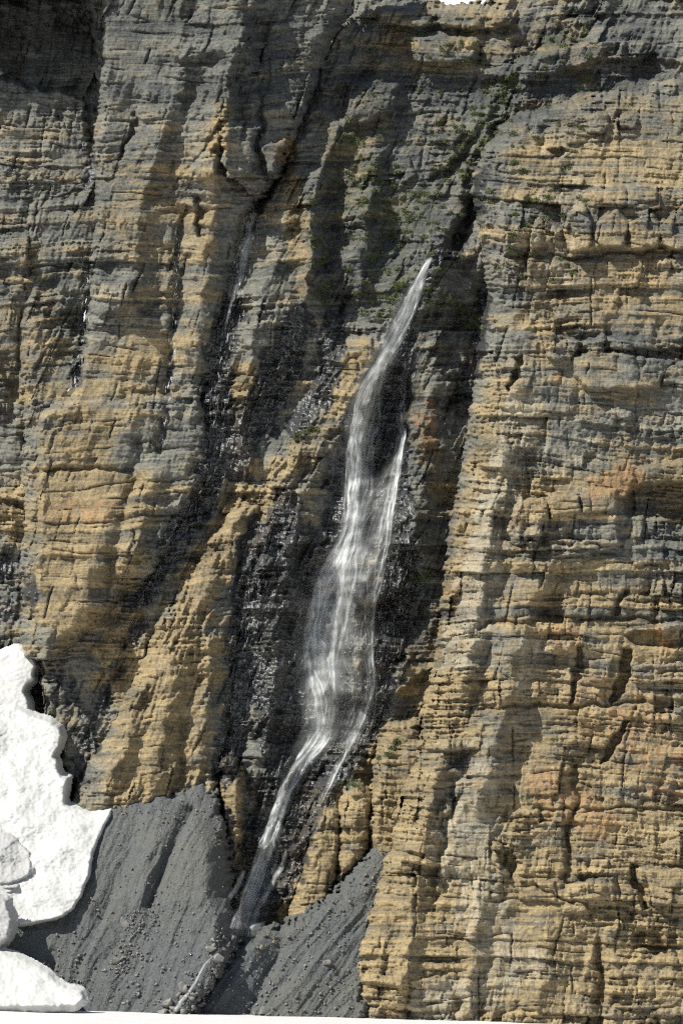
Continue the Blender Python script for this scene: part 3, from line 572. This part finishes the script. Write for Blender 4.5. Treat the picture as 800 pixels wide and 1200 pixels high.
for lift, pl in [(3.5, [(404, 98), (440, 90), (468, 101), (462, 128), (440, 144), (406, 148)]), (3.5, [(484, 42), (540, 40), (560, 48), (556, 72), (520, 80), (488, 74)]), (3.0, [(560, 46), (600, 44), (604, 70), (582, 78), (562, 76)]),
        (3.5, [(440, 12), (500, 12), (504, 32), (444, 32)]), (3.2, [(512, 14), (560, 14), (566, 32), (516, 34)]), (3.2, [(572, 12), (606, 12), (604, 30), (574, 32)]), (3., [(414, 232), (436, 226), (446, 250), (430, 270), (414, 262)]),
        (3., [(456, 190), (480, 184), (490, 206), (470, 220), (456, 212)]), (3., [(506, 150), (530, 140), (546, 156), (530, 172), (508, 168)]), (2.6, [(700, 70), (740, 74), (744, 104), (704, 110)])]:
    body('rock_block', [p + (5, 2.5) for p in pl], C_SPEC, CB, ROCK, parent=centre, lift=lift * .7, jag=.8, cut=4)

# ------------------------------------------------------------------ scree, boulders
def soft(name, poly, depth_fn, rel_fn, mat, step=1.1, cut=6, jag=.6, parent=None, smooth=True):
    xs = [p[0] for p in poly]; ys = [p[1] for p in poly]
    bb = (max(min(xs) - cut, -70), min(ys) - cut, max(xs) + cut, max(ys) + cut)
    px, py = np.meshgrid(np.arange(bb[0], bb[2] + step, step, dtype=f32), np.arange(bb[1], bb[3] + step, step, dtype=f32))
    s, w, R = poly_field(poly, px, py, bb)
    s = s + jag * (2. * noise(px / 14, py / 12, 601) + 1.2 * noise(px / 4.5, py / 4, 602))
    t = np.clip((w - s) / np.maximum(w, .5), 0, 1)
    d = depth_fn(px, py) + R * (1 - np.sqrt(np.maximum(1 - t * t * .97, 0))) + np.maximum(0, -s) * np.maximum(R * .2, .3) - rel_fn(px, py)
    keep = s > -cut
    q = keep[:-1, :-1] & keep[1:, :-1] & keep[:-1, 1:] & keep[1:, 1:]
    used = np.zeros_like(keep); used[:-1, :-1] |= q; used[1:, :-1] |= q; used[:-1, 1:] |= q; used[1:, 1:] |= q
    idx = np.cumsum(used.ravel()).reshape(used.shape) - 1
    me = mesh_np(name, world(px, py, d)[used], np.stack([idx[:-1, :-1][q], idx[1:, :-1][q], idx[1:, 1:][q], idx[:-1, 1:][q]], -1))
    zb_put(px, py, d, used)
    return link(name, me, mat, parent, smooth)

def scree_rel(lean):
    def fn(px, py):
        fx = px + lean * py + 6 * noise(px / 50, py / 50, 701)
        return .9 * ridged(fx / 22, py / 170, 702, 3) + .22 * ridged(fx / 8, py / 90, 706, 2) + .4 * fbm(px / 20, py / 20, 703, 3) + .10 * noise(px / 2.6, py / 2.4, 704) + .3 * np.maximum(0, noise(px / 5, py / 4.5, 705) - .4)
    return fn
scree_f = [('r', 9, 80, 22, [(240, 1000), (242, 1055), (252, 1070), (246, 1150)]), ('r', -3.2, 7, 4, [(225, 950), (200, 1000), (176, 1062)]), ('r', -1.5, 12, 6, [(160, 980), (120, 1080)]), ('r', 1.5, 16, 8, [(190, 950), (160, 1060)])]
P_S1 = [(130, 938, 18, 9), (158, 922, 18, 9), (178, 932, 18, 9), (200, 926, 18, 9), (222, 918, 18, 9), (240, 910, 18, 9), (258, 926, 14, 8), (264, 990, 10, 4), (270, 1050, 10, 4), (280, 1110, 10, 4), (240, 1160, 8, 2), (210, 1215, 8, 2), (-60, 1215, 6, 1), (-60, 1060, 6, 1), (60, 1000, 6, 1)]
s1 = soft('scree_slope', P_S1, jag=3.2, depth_fn=lambda x, y: 578.5 + .64 * (1190 - y) * PXM + .06 * (x - 150) * PXM - feats(x, y, scree_f) + 2, rel_fn=scree_rel(.45), mat=SCREE)
tag(s1, 'steep grey scree cone under the ochre spur beside the snowbank', 'scree slope', kind='structure')
P_S2 = [(464, 972, 14, 6), (438, 986, 16, 7), (414, 1016, 16, 7), (392, 1044, 16, 7), (362, 1066, 16, 7), (332, 1084, 16, 7), (300, 1092, 12, 4), (272, 1118, 8, 3), (236, 1160, 8, 3), (200, 1215, 8, 2), (422, 1215, 6, 1), (424, 1160, 6, 1), (428, 1110, 6, 1), (440, 1070, 6, 1), (452, 1030, 6, 1), (464, 1000, 6, 1)]
s2 = soft('scree_slope', P_S2, jag=3.2, depth_fn=lambda x, y: 583 + .66 * (1190 - y) * PXM - feats(x, y, [('r', 2, 30, 20, [(440, 1020), (380, 1110), (330, 1190)]), ('r', -2, 8, 6, [(330, 1110), (290, 1190)]), ('r', 2.5, 16, 12, [(300, 1110), (250, 1180)])]), rel_fn=scree_rel(.75), mat=SCREE)
tag(s2, 'grey scree fan spread below the waterfall and the small ochre pillars', 'scree slope', kind='structure')

def stone_co(r, rng, sq=(1, .8, .7)):
    """an angular stone: a cube cut by random planes"""
    v = rng.normal(0, 1, (15, 3)); v /= np.linalg.norm(v, axis=1)[:, None]; v = np.sign(v) * np.abs(v) ** .75
    v = v * np.array(sq) * r * (.8 + .3 * rng.rand(len(v), 1))
    a, b, c = rng.rand(3) * 6.28
    Rz = np.array([[math.cos(a), -math.sin(a), 0], [math.sin(a), math.cos(a), 0], [0, 0, 1]]); Rx = np.array([[1, 0, 0], [0, math.cos(b), -math.sin(b)], [0, math.sin(b), math.cos(b)]])
    return v @ Rz.T @ Rx.T
import bmesh
def hull_mesh(name, co):
    bm = bmesh.new()
    for p in co: bm.verts.new(p)
    r = bmesh.ops.convex_hull(bm, input=bm.verts)
    bmesh.ops.delete(bm, geom=[g for g in r['geom_interior'] if isinstance(g, bmesh.types.BMVert)], context='VERTS')
    me = bpy.data.meshes.new(name); bm.to_mesh(me); bm.free(); return me
rng = np.random.RandomState(5)
protos = [hull_mesh('stone', stone_co(1, rng, (1, rng.uniform(.6, .9), rng.uniform(.5, .8)))) for _ in range(8)]
pv = []
for me in protos:
    v = np.array([x.co[:] for x in me.vertices]); f = np.array([p.vertices[:] for p in me.polygons if len(p.vertices) == 3]); pv.append((v, f))
def place3(px, py, lift=0.0):
    d = float(zb_get(px, py)); return world(np.array(px, f32), np.array(py, f32), np.array(d - lift, f32))
def scatter_stones(name, n, gen, rmin, rmax, label, mat=None):
    V, T, off = [], [], 0
    for _ in range(n):
        x, y = gen(); d = float(zb_get(x, y)); gr = np.clip(.55 + .75 * (y - 950) / 230, .5, 1.4)
        if d > 1e8: continue
        v, f = pv[rng.randint(8)]; r = rmin + (rmax - rmin) * rng.rand() ** 6; r *= gr; a = rng.rand() * 6.28
        q = v * r; c, s_ = math.cos(a), math.sin(a); q = np.stack([q[:, 0] * c - q[:, 2] * s_, q[:, 1], q[:, 0] * s_ + q[:, 2] * c], -1)
        V.append(q + world(np.float32(x), np.float32(y), np.float32(d - r * .25))); T.append(f + off); off += len(v)
    me = mesh_np(name, np.concatenate(V), np.concatenate(T)); o = link(name, me, mat or STONE)
    return tag(o, label, kind='stuff')
def in_poly_gen(poly):
    xs = [p[0] for p in poly]; ys = [p[1] for p in poly]
    def g():
        while True:
            x = rng.uniform(min(xs), max(xs)); y = rng.uniform(min(ys), min(max(ys), 1192))
            if inside(np.array([x]), np.array([y]), poly)[0]: return x, y
    return g

# ------------------------------------------------------------------ snow
def snow_rel(a=1.0, sc=1.0, s0=801):
    def fn(px, py):
        return a * (1.0 * fbm(px / 44, py / 36, s0, 4) + .15 * noise(px / (4.5 * sc), py / (2.0 * sc), s0 + 5) + .07 * noise(px / 2.2, py / 1.9, s0 + 6))
    return fn
o = soft('snowbank', [(-80, 790, 4, 3.3), (0, 768, 4, 3.3), (12, 762, 4, 3.3), (21, 759, 4, 3.3), (31, 763, 4, 3.3), (40, 771, 4, 3.9), (44, 780, 4, 4.4), (40, 790, 4, 4.4), (40, 797, 4, 4.4), (32, 804, 4, 4.4), (29, 811, 4, 4.4), (35, 820, 4, 4.4), (36, 833, 4, 3.3), (20, 836, 4, 3.9), (-80, 838, 4, 3.9)],
    lambda x, y: 628 + .5 * (835 - y) * PXM + 0 * (1190 - y) * PXM + 0 * x - 0, snow_rel(.7), SNOW, jag=.45)
tag(o, 'highest white snow lobe at left edge, rounded, touching the dark gap', 'snowbank')
P_SN = [(-80, 832, 4, 1.1), (0, 832, 4, 1.1), (16, 829, 4, 1.1), (40, 838, 4, 2.2), (58, 844, 4, 2.8), (70, 852, 4, 3.3), (74, 862, 4, 3.9), (70, 876, 4, 3.9), (64, 887, 4, 3.9), (68, 891, 4, 3.9), (69, 900, 4, 3.9), (73, 909, 4, 3.9), (81, 911, 4, 3.9), (78, 925, 4, 3.9), (76, 942, 4, 3.3), (90, 947, 4, 2.8), (108, 950, 4, 2.2), (131, 948, 4, 2.2), (130, 957, 4, 2.8), (118, 980, 4, 2.8), (110, 1000, 4, 3.3), (105, 1026, 4, 3.3), (97, 1050, 4, 7), (88, 1066, 4, 8), (70, 1078, 4, 9), (45, 1084, 6, 9), (25, 1088, 6, 9), (18, 1088, 10, 8), (12, 1070, 6, 6), (8, 1052, 4, 4), (-80, 1060, 6, 4)]
o = soft('snowbank', P_SN, lambda x, y: 572.5 + .74 * (1190 - y) * PXM, snow_rel(1.0), SNOW, jag=.45)
tag(o, 'largest white snowbank with scalloped edge resting against cliff and scree', 'snowbank')
o = soft('snow_block', [(-80, 970, 3, 1), (0, 977, 3, 1), (14, 978, 3, 1), (22, 981, 3, 1), (27, 990, 3, 1), (35, 996, 3, 1), (36, 1008, 3, 1), (38, 1018, 3, 1), (34, 1029, 3, 1), (24, 1033, 3, 1), (20, 1043, 3, 1), (7, 1049, 3, 1), (-80, 1060, 3, 1)],
    lambda x, y: 571.5 + .74 * (1190 - y) * PXM - feats(x, y, [('r', -1.6, 1.6, 1.6, [(-60, 1044), (6, 1038), (22, 1034), (36, 1027)])]) + np.where(y > 1040, 1.0, 0), snow_rel(1.3, .8, 820), GREYSNOW, jag=1.0)
tag(o, 'dirty grey snow block with dark crack in front of the largest snowbank', 'snow block')
o = soft('ice_block', [(-80, 1050, 4, 3), (0, 1053, 4, 3), (9, 1054, 4, 3), (14, 1068, 5, 4), (16, 1088, 5, 4), (9, 1102, 5, 4), (0, 1110, 5, 4), (-80, 1120, 5, 4)],
    lambda x, y: 572 + .3 * (1190 - y) * PXM, snow_rel(.9, .8, 840), GREYSNOW, jag=1.0)
tag(o, 'small bluish ice block at left edge below the grey snow block', 'ice block')
o = soft('snowbank', [(-80, 1108, 9, 1.6), (0, 1114, 9, 1.6), (20, 1120, 9, 1.6), (45, 1132, 9, 1.6), (58, 1140, 9, 1.6), (66, 1150, 4, 1.6), (80, 1157, 4, 1.6), (96, 1161, 4, 1.6), (100, 1172, 4, 1.6), (88, 1180, 4, 1.6), (-80, 1183, 9, 1.6)],
    lambda x, y: 562 + .95 * (1190 - y) * PXM, snow_rel(.7), SNOW, jag=.45)
tag(o, 'low smooth snowbank at bottom left in front of the scree foot', 'snowbank')

# valley snowfield: one sheet reaching away to every side, rising to meet the foot of the cliff
def snowfield():
    n, m = 260, 90
    xs = np.concatenate([np.linspace(-2500, -90, 40), np.linspace(-88, 60, 180), np.linspace(62, 2500, 40)]); ys = np.concatenate([np.linspace(-3000, -150, 30), np.linspace(-140, 2, 60)])
    X, Y = np.meshgrid(xs.astype(f32), ys.astype(f32))
    Z = np.where(Y > -150, .016 * (Y + 150), 0) - np.maximum(0, X + 80) * .030 * (np.abs(X) < 90) + .12 * fbm(X / 12, Y / 12, 900, 3) + 1.3
    Z = np.where(np.abs(X) >= 90, -1.2, Z)
    idx = np.arange(X.size).reshape(X.shape)
    me = mesh_np('snowfield', np.stack([X, Y, Z], -1).reshape(-1, 3), np.stack([idx[:-1, :-1], idx[:-1, 1:], idx[1:, 1:], idx[1:, :-1]], -1).reshape(-1, 4))
    return tag(link('snowfield', me, PINKSNOW, None, True), kind='structure')
snowfield()
def valley_ground():
    xs = np.linspace(-3000, 3000, 40); ys = np.linspace(-3500, 2500, 40); X, Y = np.meshgrid(xs.astype(f32), ys.astype(f32)); Z = np.full_like(X, -4)
    idx = np.arange(X.size).reshape(X.shape)
    me = mesh_np('ground', np.stack([X, Y, Z], -1).reshape(-1, 3), np.stack([idx[:-1, :-1], idx[:-1, 1:], idx[1:, 1:], idx[1:, :-1]], -1).reshape(-1, 4))
    tag(link('ground', me, SCREE), kind='structure')
valley_ground()
o = soft('snow_patch', [(470, -60, 6, 3), (640, -60, 6, 3), (640, 40, 6, 3), (470, 40, 6, 3)], lambda x, y: 790 + 2.0 * (40 - y) * PXM, snow_rel(.5), PINKSNOW)
tag(o, 'white snow patch showing in the notch at the top of the cliff', 'snow patch')

def zb_fill():
    P = np.pad(ZB, 1, 'edge'); ZB[:] = np.min([P[a:a + ZB.shape[0], b:b + ZB.shape[1]] for a in range(3) for b in range(3)], 0)
zb_fill()

# ------------------------------------------------------------------ water
def ribbon(name, pts, parent, dens=1.0, lift=1.2, ext=3, seed=0, smoothd=5, mat=None):
    """pts: (px, py, half width px, density). A sheet of water that follows the rock."""
    P = np.array([p[:4] for p in pts], float); L = np.concatenate([[0], np.cumsum(np.hypot(np.diff(P[:, 0]), np.diff(P[:, 1])))])
    n = int(L[-1] / 2) + 2; t = np.linspace(0, L[-1], n)
    def cr(col):                                            # smooth curve through the points
        y = np.interp(t, L, P[:, col]); k = np.ones(9) / 9
        yy = np.convolve(np.pad(y, 4, 'edge'), k, 'valid'); return yy
    x, y, w, a = cr(0), cr(1), np.maximum(cr(2), .6), cr(3)
    x = x + 1.2 * noise(t / 14, t * 0 + seed, 950) ; tx = np.gradient(x); ty = np.gradient(y); l = np.hypot(tx, ty); nx, ny = -ty / l, tx / l
    K = 17 if w.max() > 5 else 7; u = np.linspace(-1, 1, K)
    X = x[:, None] + nx[:, None] * w[:, None] * u; Y = y[:, None] + ny[:, None] * w[:, None] * u
    Dm = np.min([zb_get(X + dx, Y + dy) for dx in (-2, 0, 2) for dy in (-3, 0, 3)], 0)
    ker = np.ones(smoothd) / smoothd
    Dp = np.pad(Dm, ((smoothd // 2, smoothd // 2), (0, 0)), 'edge')
    Ds = np.stack([np.convolve(Dp[:, k], ker, 'valid') for k in range(K)], 1)
    Ds = np.minimum(Ds, Dm + .4)
    Dsx = np.pad(Ds, ((0, 0), (2, 2)), 'edge'); Ds = sum(Dsx[:, k:k + K] for k in range(5)) / 5
    Ds = np.minimum(Ds, Dm + .3) - lift - .5 * (1 - u * u)
    al = dens * a[:, None] * (1 - u * u) ** 1.5 * np.clip(np.minimum(t, L[-1] - t) / 8 + .15, 0, 1)[:, None]
    al = al * (.60 + .62 * sstep(-.5, .55, .8 * noise(X / 16 + Y / 30, Y / 10, 960) + .7 * noise(X / 3.5, Y / 16, 961 + seed))) * (.88 + .24 * sstep(-.4, .4, noise(X / 30, Y / 38, 962)))
    idx = np.arange(n * K).reshape(n, K)
    me = mesh_np(name, world(X, Y, Ds).reshape(-1, 3), np.stack([idx[:-1, :-1], idx[1:, :-1], idx[1:, 1:], idx[:-1, 1:]], -1).reshape(-1, 4))
    fl = np.stack([(u * w[:, None]) + seed * 37., np.repeat(t[:, None], K, 1), al], -1)
    at = me.attributes.new('flow', 'FLOAT_VECTOR', 'POINT'); at.data.foreach_set('vector', fl.astype(f32).ravel())
    return link(name, me, mat or WATER, parent, True)

def strands(pts, parent, n, seed, wr=(.8, 2.4), dens=(.45, 1.0), lift=(.6, 2.2)):
    rr = random.Random(seed); P = np.array(pts, float); L = np.concatenate([[0], np.cumsum(np.hypot(np.diff(P[:, 0]), np.diff(P[:, 1])))])
    for k in range(n):
        a, b = sorted((rr.uniform(-.3, .85), rr.uniform(.1, 1.25))); a = max(a, 0); b = min(b, 1)
        if b - a < .18: b = min(1, a + .22)
        a = max(0, b - .22) if b - a < .15 else a
        t = np.arange(a * L[-1], b * L[-1], 9.); o = rr.uniform(-.85, .85); w = rr.uniform(*wr); dn = rr.uniform(*dens)
        x = np.interp(t, L, P[:, 0]) + np.interp(t, L, P[:, 2]) * np.clip(o + .55 * noise(t / 48, t * 0 + k * 3.7, 970 + seed), -1, 1); y = np.interp(t, L, P[:, 1])
        under(parent, ribbon('water_strand', [(x[i], y[i], w * (1 + .3 * rr.random()), 1.05 * dn * (.35 + .9 * float(sstep(-.35, .3, noise(np.float32(t[i] / 75), np.float32(k * 5.3), 980 + seed)))) * np.interp(t[i], L, P[:, 3])) for i in range(len(t))], parent, 1.0, rr.uniform(*lift), seed=seed * 50 + k, smoothd=5))

def empty(name, px, py, label, cat, group=None):
    o = bpy.data.objects.new(name, None); COL.objects.link(o)
    p = place3(px, py); o.location = [float(v) for v in p]; o.empty_display_size = 2
    tag(o, label, cat, group); return o
def under(root, ch):
    ch.matrix_parent_inverse = __import__('mathutils').Matrix.Translation(-root.location)
    return ch
wf = empty('waterfall', 278, 1095, 'white main waterfall pouring down the dark wet wall to the scree', 'waterfall')
main = [(507, 300, 1.2, .5), (501, 308, 2.5, 1.0), (494, 324, 4.5, 1.2), (485, 345, 8, 1.15), (474, 372, 9, 1.1), (461, 402, 9, 1.15), (447, 428, 10, 1.1), (435, 455, 11, 1.), (425, 485, 11, .95), (420, 520, 9, .9), (417, 560, 8, .9), (415, 600, 7, .95), (411, 625, 8, 1.05), (401, 648, 11, 1.1), (387, 676, 12, 1.1), (376, 705, 12, 1.0), (370, 740, 12, .7), (372, 790, 12, .55), (381, 820, 11, .8), (383, 845, 9, 1.0), (373, 868, 9, 1.15), (353, 894, 7, 1.7), (337, 924, 6, 1.8), (325, 952, 6.5, 1.8), (316, 980, 6, 1.8), (306, 1008, 7, 1.7), (298, 1036, 7, 1.7), (289, 1062, 8, 1.7), (277, 1092, 7, 1.5)]

wide = [(505, 302, 1.5, .3), (497, 318, 4, .6), (484, 345, 11, .6), (458, 402, 15, .6), (434, 450, 17, .65), (424, 490, 22, .7), (422, 540, 20, .6), (417, 600, 15, .55), (408, 640, 20, .6), (390, 680, 25, .85), (379, 720, 28, .8), (376, 770, 28, .75), (377, 820, 25, .75), (373, 860, 21, .8), (356, 888, 14, .5), (338, 920, 10, .4), (316, 980, 9, .4), (296, 1040, 11, .5), (280, 1084, 12, .6)]
right = [(476, 420, 3, .15), (473, 450, 5, .3), (469, 480, 7, .4), (470, 510, 7, .8), (464, 550, 7, 1.), (456, 592, 8, .9), (450, 630, 9, .8), (440, 672, 11, .8), (436, 706, 7, .5), (434, 740, 6, .5), (433, 770, 6, .4), (436, 800, 6, .5), (428, 834, 8, .8), (419, 854, 8, .9), (408, 876, 6, .9), (396, 898, 5, .9), (384, 922, 5, .8), (372, 944, 4, .5)]
sheet = [(466, 540, 8, .4), (446, 590, 22, .6), (436, 630, 28, .65), (424, 670, 34, .6), (412, 720, 28, .35), (425, 790, 18, .3), (425, 830, 22, .4), (405, 880, 16, .3)]
inner = [(436, 440, 4, .9), (428, 480, 5, .8), (420, 530, 4, 1.), (416, 590, 4, 1.1), (413, 620, 4, 1.2), (402, 650, 5, 1.2), (398, 690, 5, .9), (392, 730, 4, .8), (388, 780, 4, .6), (390, 840, 4, .9), (384, 862, 4, 1.2)]
leftv = [(447, 430, 4, .7), (428, 455, 5, .8), (414, 490, 5, .8), (408, 530, 5, .7), (404, 580, 4, .5), (400, 630, 5, .6), (382, 664, 6, .8), (366, 704, 6, .8), (360, 745, 6, .7), (357, 790, 5, .5)]
low1 = [(336, 996, 3, .7), (328, 1020, 4, .9), (316, 1040, 4, .8), (306, 1058, 4, .9), (296, 1082, 5, .8), (290, 1094, 4, .6)]
low2 = [(286, 1018, 3, .9), (281, 1032, 4, 1.0), (275, 1044, 4, .8), (268, 1056, 3, .5)]
for k, (nm, p, dn, lf) in enumerate([('water_veil', wide, .36, .9), ('water_veil', sheet, .26, .7), ('water_strand', main, .30, 1.3), ('water_strand', right, .30, 1.1), ('water_strand', inner, .26, 1.6), ('water_strand', low1, .8, .9), ('water_strand', low2, .9, .9)]):
    under(wf, ribbon(nm, p, wf, dn, lf, seed=k + 1))

def scaled(p, k): return [(a, b, w * k, q) for a, b, w, q in p]
under(wf, ribbon('water_mist', scaled(wide, 1.3), wf, .32, 2.4, seed=40, smoothd=15, mat=MIST))
under(wf, ribbon('water_mist', [(470, 520, 10, .3), (446, 580, 26, .8), (430, 640, 36, 1.), (412, 700, 44, 1.), (396, 770, 44, 1.), (392, 830, 40, .8), (384, 880, 26, .5)], wf, .11, 2.8, seed=41, smoothd=15, mat=MIST))
under(wf, ribbon('water_mist', [(325, 960, 10, .3), (312, 1010, 16, .7), (298, 1060, 20, 1.), (286, 1100, 18, .8)], wf, .38, 1.6, seed=42, smoothd=9, mat=MIST))
strands(scaled(main, 1.2), wf, 20, 3, (.9, 2.6), (.25, .8)); strands(right, wf, 9, 4, (.8, 1.7), (.3, .8)); strands(inner, wf, 4, 5, (1., 2.), (.3, .8)); strands(leftv, wf, 6, 6, (.9, 1.8), (.2, .6)); strands(wide, wf, 14, 7, (.9, 2.4), (.15, .45)); strands(sheet, wf, 10, 8, (.7, 1.4), (.2, .5))

tr = [([(297, 246, 3, .5), (293, 270, 6, .8), (286, 300, 6, .8), (280, 330, 6, .7), (270, 360, 5, .4), (262, 400, 4, .4), (256, 430, 4, .3)], 'broken white trickle below the shaded overhang, left of the main waterfall'),
      ([(207, 262, 2, .4), (207, 300, 3, .6), (209, 320, 4, .8), (205, 350, 3, .4), (202, 420, 4, .5), (197, 480, 4, .6), (190, 520, 3, .5), (186, 545, 2, .3)], 'thin broken trickle down the middle of the tan pillar'),
      ([(106, 310, 2, .4), (104, 330, 4, .8), (101, 350, 4, .8), (98, 385, 3, .7), (94, 420, 3, .6), (88, 446, 2, .5), (78, 462, 4, .7)], 'thin white trickle in the chimney between left wall and tan pillar'),
      ([(264, 1108, 2, .7), (240, 1130, 2, .5), (226, 1158, 2, .9), (214, 1172, 3, 1.2), (203, 1188, 3.5, 1.2)], 'small meltwater stream running out between the two scree slopes')]
for k, (p, lb) in enumerate(tr):
    p = [(a, b, w * (2.1 if k < 3 else 1.), q) for a, b, w, q in p]; o = ribbon('trickle', p, None, (2.6, 2.4, 2.6, .8)[k], .5, seed=20 + k, smoothd=3, mat=TRICKLE if k < 3 else None); tag(o, lb, 'trickle')
    if k == 0: ribbon('water_strand', [(298, 244, 1.5, .4), (293, 268, 5, .8), (287, 298, 6, .7), (281, 326, 5, .4), (272, 352, 3, .2), (264, 385, 2, .2)], o, .75, .9, seed=31, smoothd=3)

for k, p in enumerate([[(484, 560, 10, .6), (476, 600, 26, 1.), (470, 660, 34, 1.), (452, 740, 30, .9), (446, 800, 30, 1.), (420, 860, 22, .9), (400, 900, 16, .7), (370, 960, 18, .6), (330, 1040, 18, .6)]]):
    under(wf, ribbon('water_film', p, wf, .7, .35, seed=60 + k, smoothd=3, mat=TRICKLE))  # thin water film; its glints are white specks put into the colour
for k, (p, lb) in enumerate([([(352, 372, 14, .6), (338, 420, 22, .9), (312, 470, 26, .9), (285, 530, 22, .7)], 'glistening film of water on black rock between the trickle and the main waterfall'),
        ([(266, 370, 8, .6), (258, 430, 16, .9), (252, 500, 18, .9), (245, 560, 20, .9), (212, 620, 20, .8), (182, 680, 14, .7), (150, 740, 10, .6)], 'glistening film of water running down the gully right of the tan pillar'),
        ([(318, 600, 16, .6), (302, 680, 22, .8), (290, 770, 22, .8), (276, 850, 18, .7), (262, 900, 12, .5)], 'glistening film of water on the dark rock beside the ochre spur')]):
    o = ribbon('water_film', p, None, .6, .3, seed=70 + k, smoothd=3, mat=TRICKLE); tag(o, lb, 'water film')  # water film over wet rock, glints painted as broken white specks

# ------------------------------------------------------------------ stones, boulders, alpine plants
scatter_stones('scree_stones', 1700, in_poly_gen([(150, 950), (250, 940), (262, 1000), (262, 1090), (210, 1188), (100, 1170), (40, 1125), (80, 1080), (112, 1010)]), .06, .5, 'loose grey stones scattered over the left scree cone')
scatter_stones('scree_stones', 1100, in_poly_gen([(440, 1010), (455, 1000), (440, 1060), (418, 1130), (416, 1192), (210, 1190), (270, 1120), (350, 1080)]), .06, .48, 'loose grey stones scattered over the right scree fan')
scatter_stones('gully_rubble', 700, in_poly_gen([(150, 1070), (176, 1064), (190, 1080), (160, 1130), (130, 1160), (125, 1140)]), .06, .5, 'grey rubble collected in the groove of the left scree cone')
scatter_stones('fallen_rubble', 420, in_poly_gen([(128, 946), (160, 932), (200, 938), (245, 925), (262, 945), (262, 1000), (245, 975), (200, 965), (150, 968)]), .07, .7, 'tan rubble fallen from the ochre spur onto the top of the scree', TANSTONE)
scatter_stones('fallen_rubble', 260, in_poly_gen([(452, 990), (448, 1024), (420, 1060), (360, 1100), (300, 1112), (280, 1106), (340, 1088), (400, 1050), (430, 1005)]), .07, .7, 'tan rubble along the top of the right scree fan', TANSTONE)
scatter_stones('stream_stones', 240, in_poly_gen([(258, 1085), (296, 1092), (262, 1135), (232, 1188), (190, 1190), (222, 1150), (248, 1112)]), .15, 1.0, 'wet grey stones crowded in the stream gully below the falls')
BO = [(255, 1122, 1.9, 'dark angular boulder in the gully between the two scree slopes'), (196, 1176, 1.7, 'pale greenish boulder at the foot of the left scree beside the stream'), (190, 1186, 1.5, 'flat boulder at the snow edge left of the stream'),
      (215, 1156, 1.5, 'boulder above the stream on the foot of the left scree'), (146, 1082, 1.5, 'pale boulder lying high in the left scree groove'), (137, 1126, 1.3, 'boulder low in the left scree groove'),
      (309, 1184, 1.5, 'boulder at the snow edge below the right scree fan'), (383, 1128, 1.3, 'lone boulder in the middle of the right scree fan'), (246, 1112, 1.4, 'slab-like stone in the dark gully beside the left scree crest')]
for k, (x, y, r, lb) in enumerate(BO):
    me = hull_mesh('boulder', stone_co(r, rng, (1, .8, .62))); o = link('boulder', me, STONE)
    o.location = [float(v) for v in place3(x, y, .3)]; tag(o, lb, 'boulder', 'boulders on the scree')

def tufts(name, n, label):
    V = []; clumps = 0; tries = 0
    while clumps < n and tries < 40000:
        tries += 1
        x = rng.uniform(330, 720); y = rng.uniform(10, 930)
        m = float(bil(MOSS, MX0, MY0, MST, np.float32([x]), np.float32([y]))[0])
        if 400 < x < 690 and 20 < y < 330: m = max(min(m, .42), .2)
        if rng.rand() > m * m * 1.1: continue
        clumps += 1; rx, ry = rng.uniform(1.5, 6), rng.uniform(1., 2.6)
        for _ in range(int(10 + 5 * rx * ry)):
            cx, cy = x + rng.normal(0, rx * .5) , y + rng.normal(0, ry * .5) - .0
            c = place3(cx, cy, .15)
            if c[1] > 400: continue
            for _ in range(3):
                p = c + rng.normal(0, .12, 3); a = rng.normal(0, 1, 3) + np.array([0, 0, 1.2]); a /= np.linalg.norm(a); b = np.cross(a, rng.normal(0, 1, 3)); b /= np.linalg.norm(b)
                V.append(np.stack([p + a * .26, p - a * .1 + b * .12, p - a * .1 - b * .12]))
    V = np.array(V).reshape(-1, 3)
    me = mesh_np(name, V, np.arange(len(V)).reshape(-1, 3)); return tag(link(name, me, LEAF), label, kind='stuff')
tufts('alpine_plants', 380, 'low green alpine plants growing on ledges above and beside the waterfall')
print('TRIS', sum(len(o.data.polygons) * 2 for o in S.objects if o.type == 'MESH'))
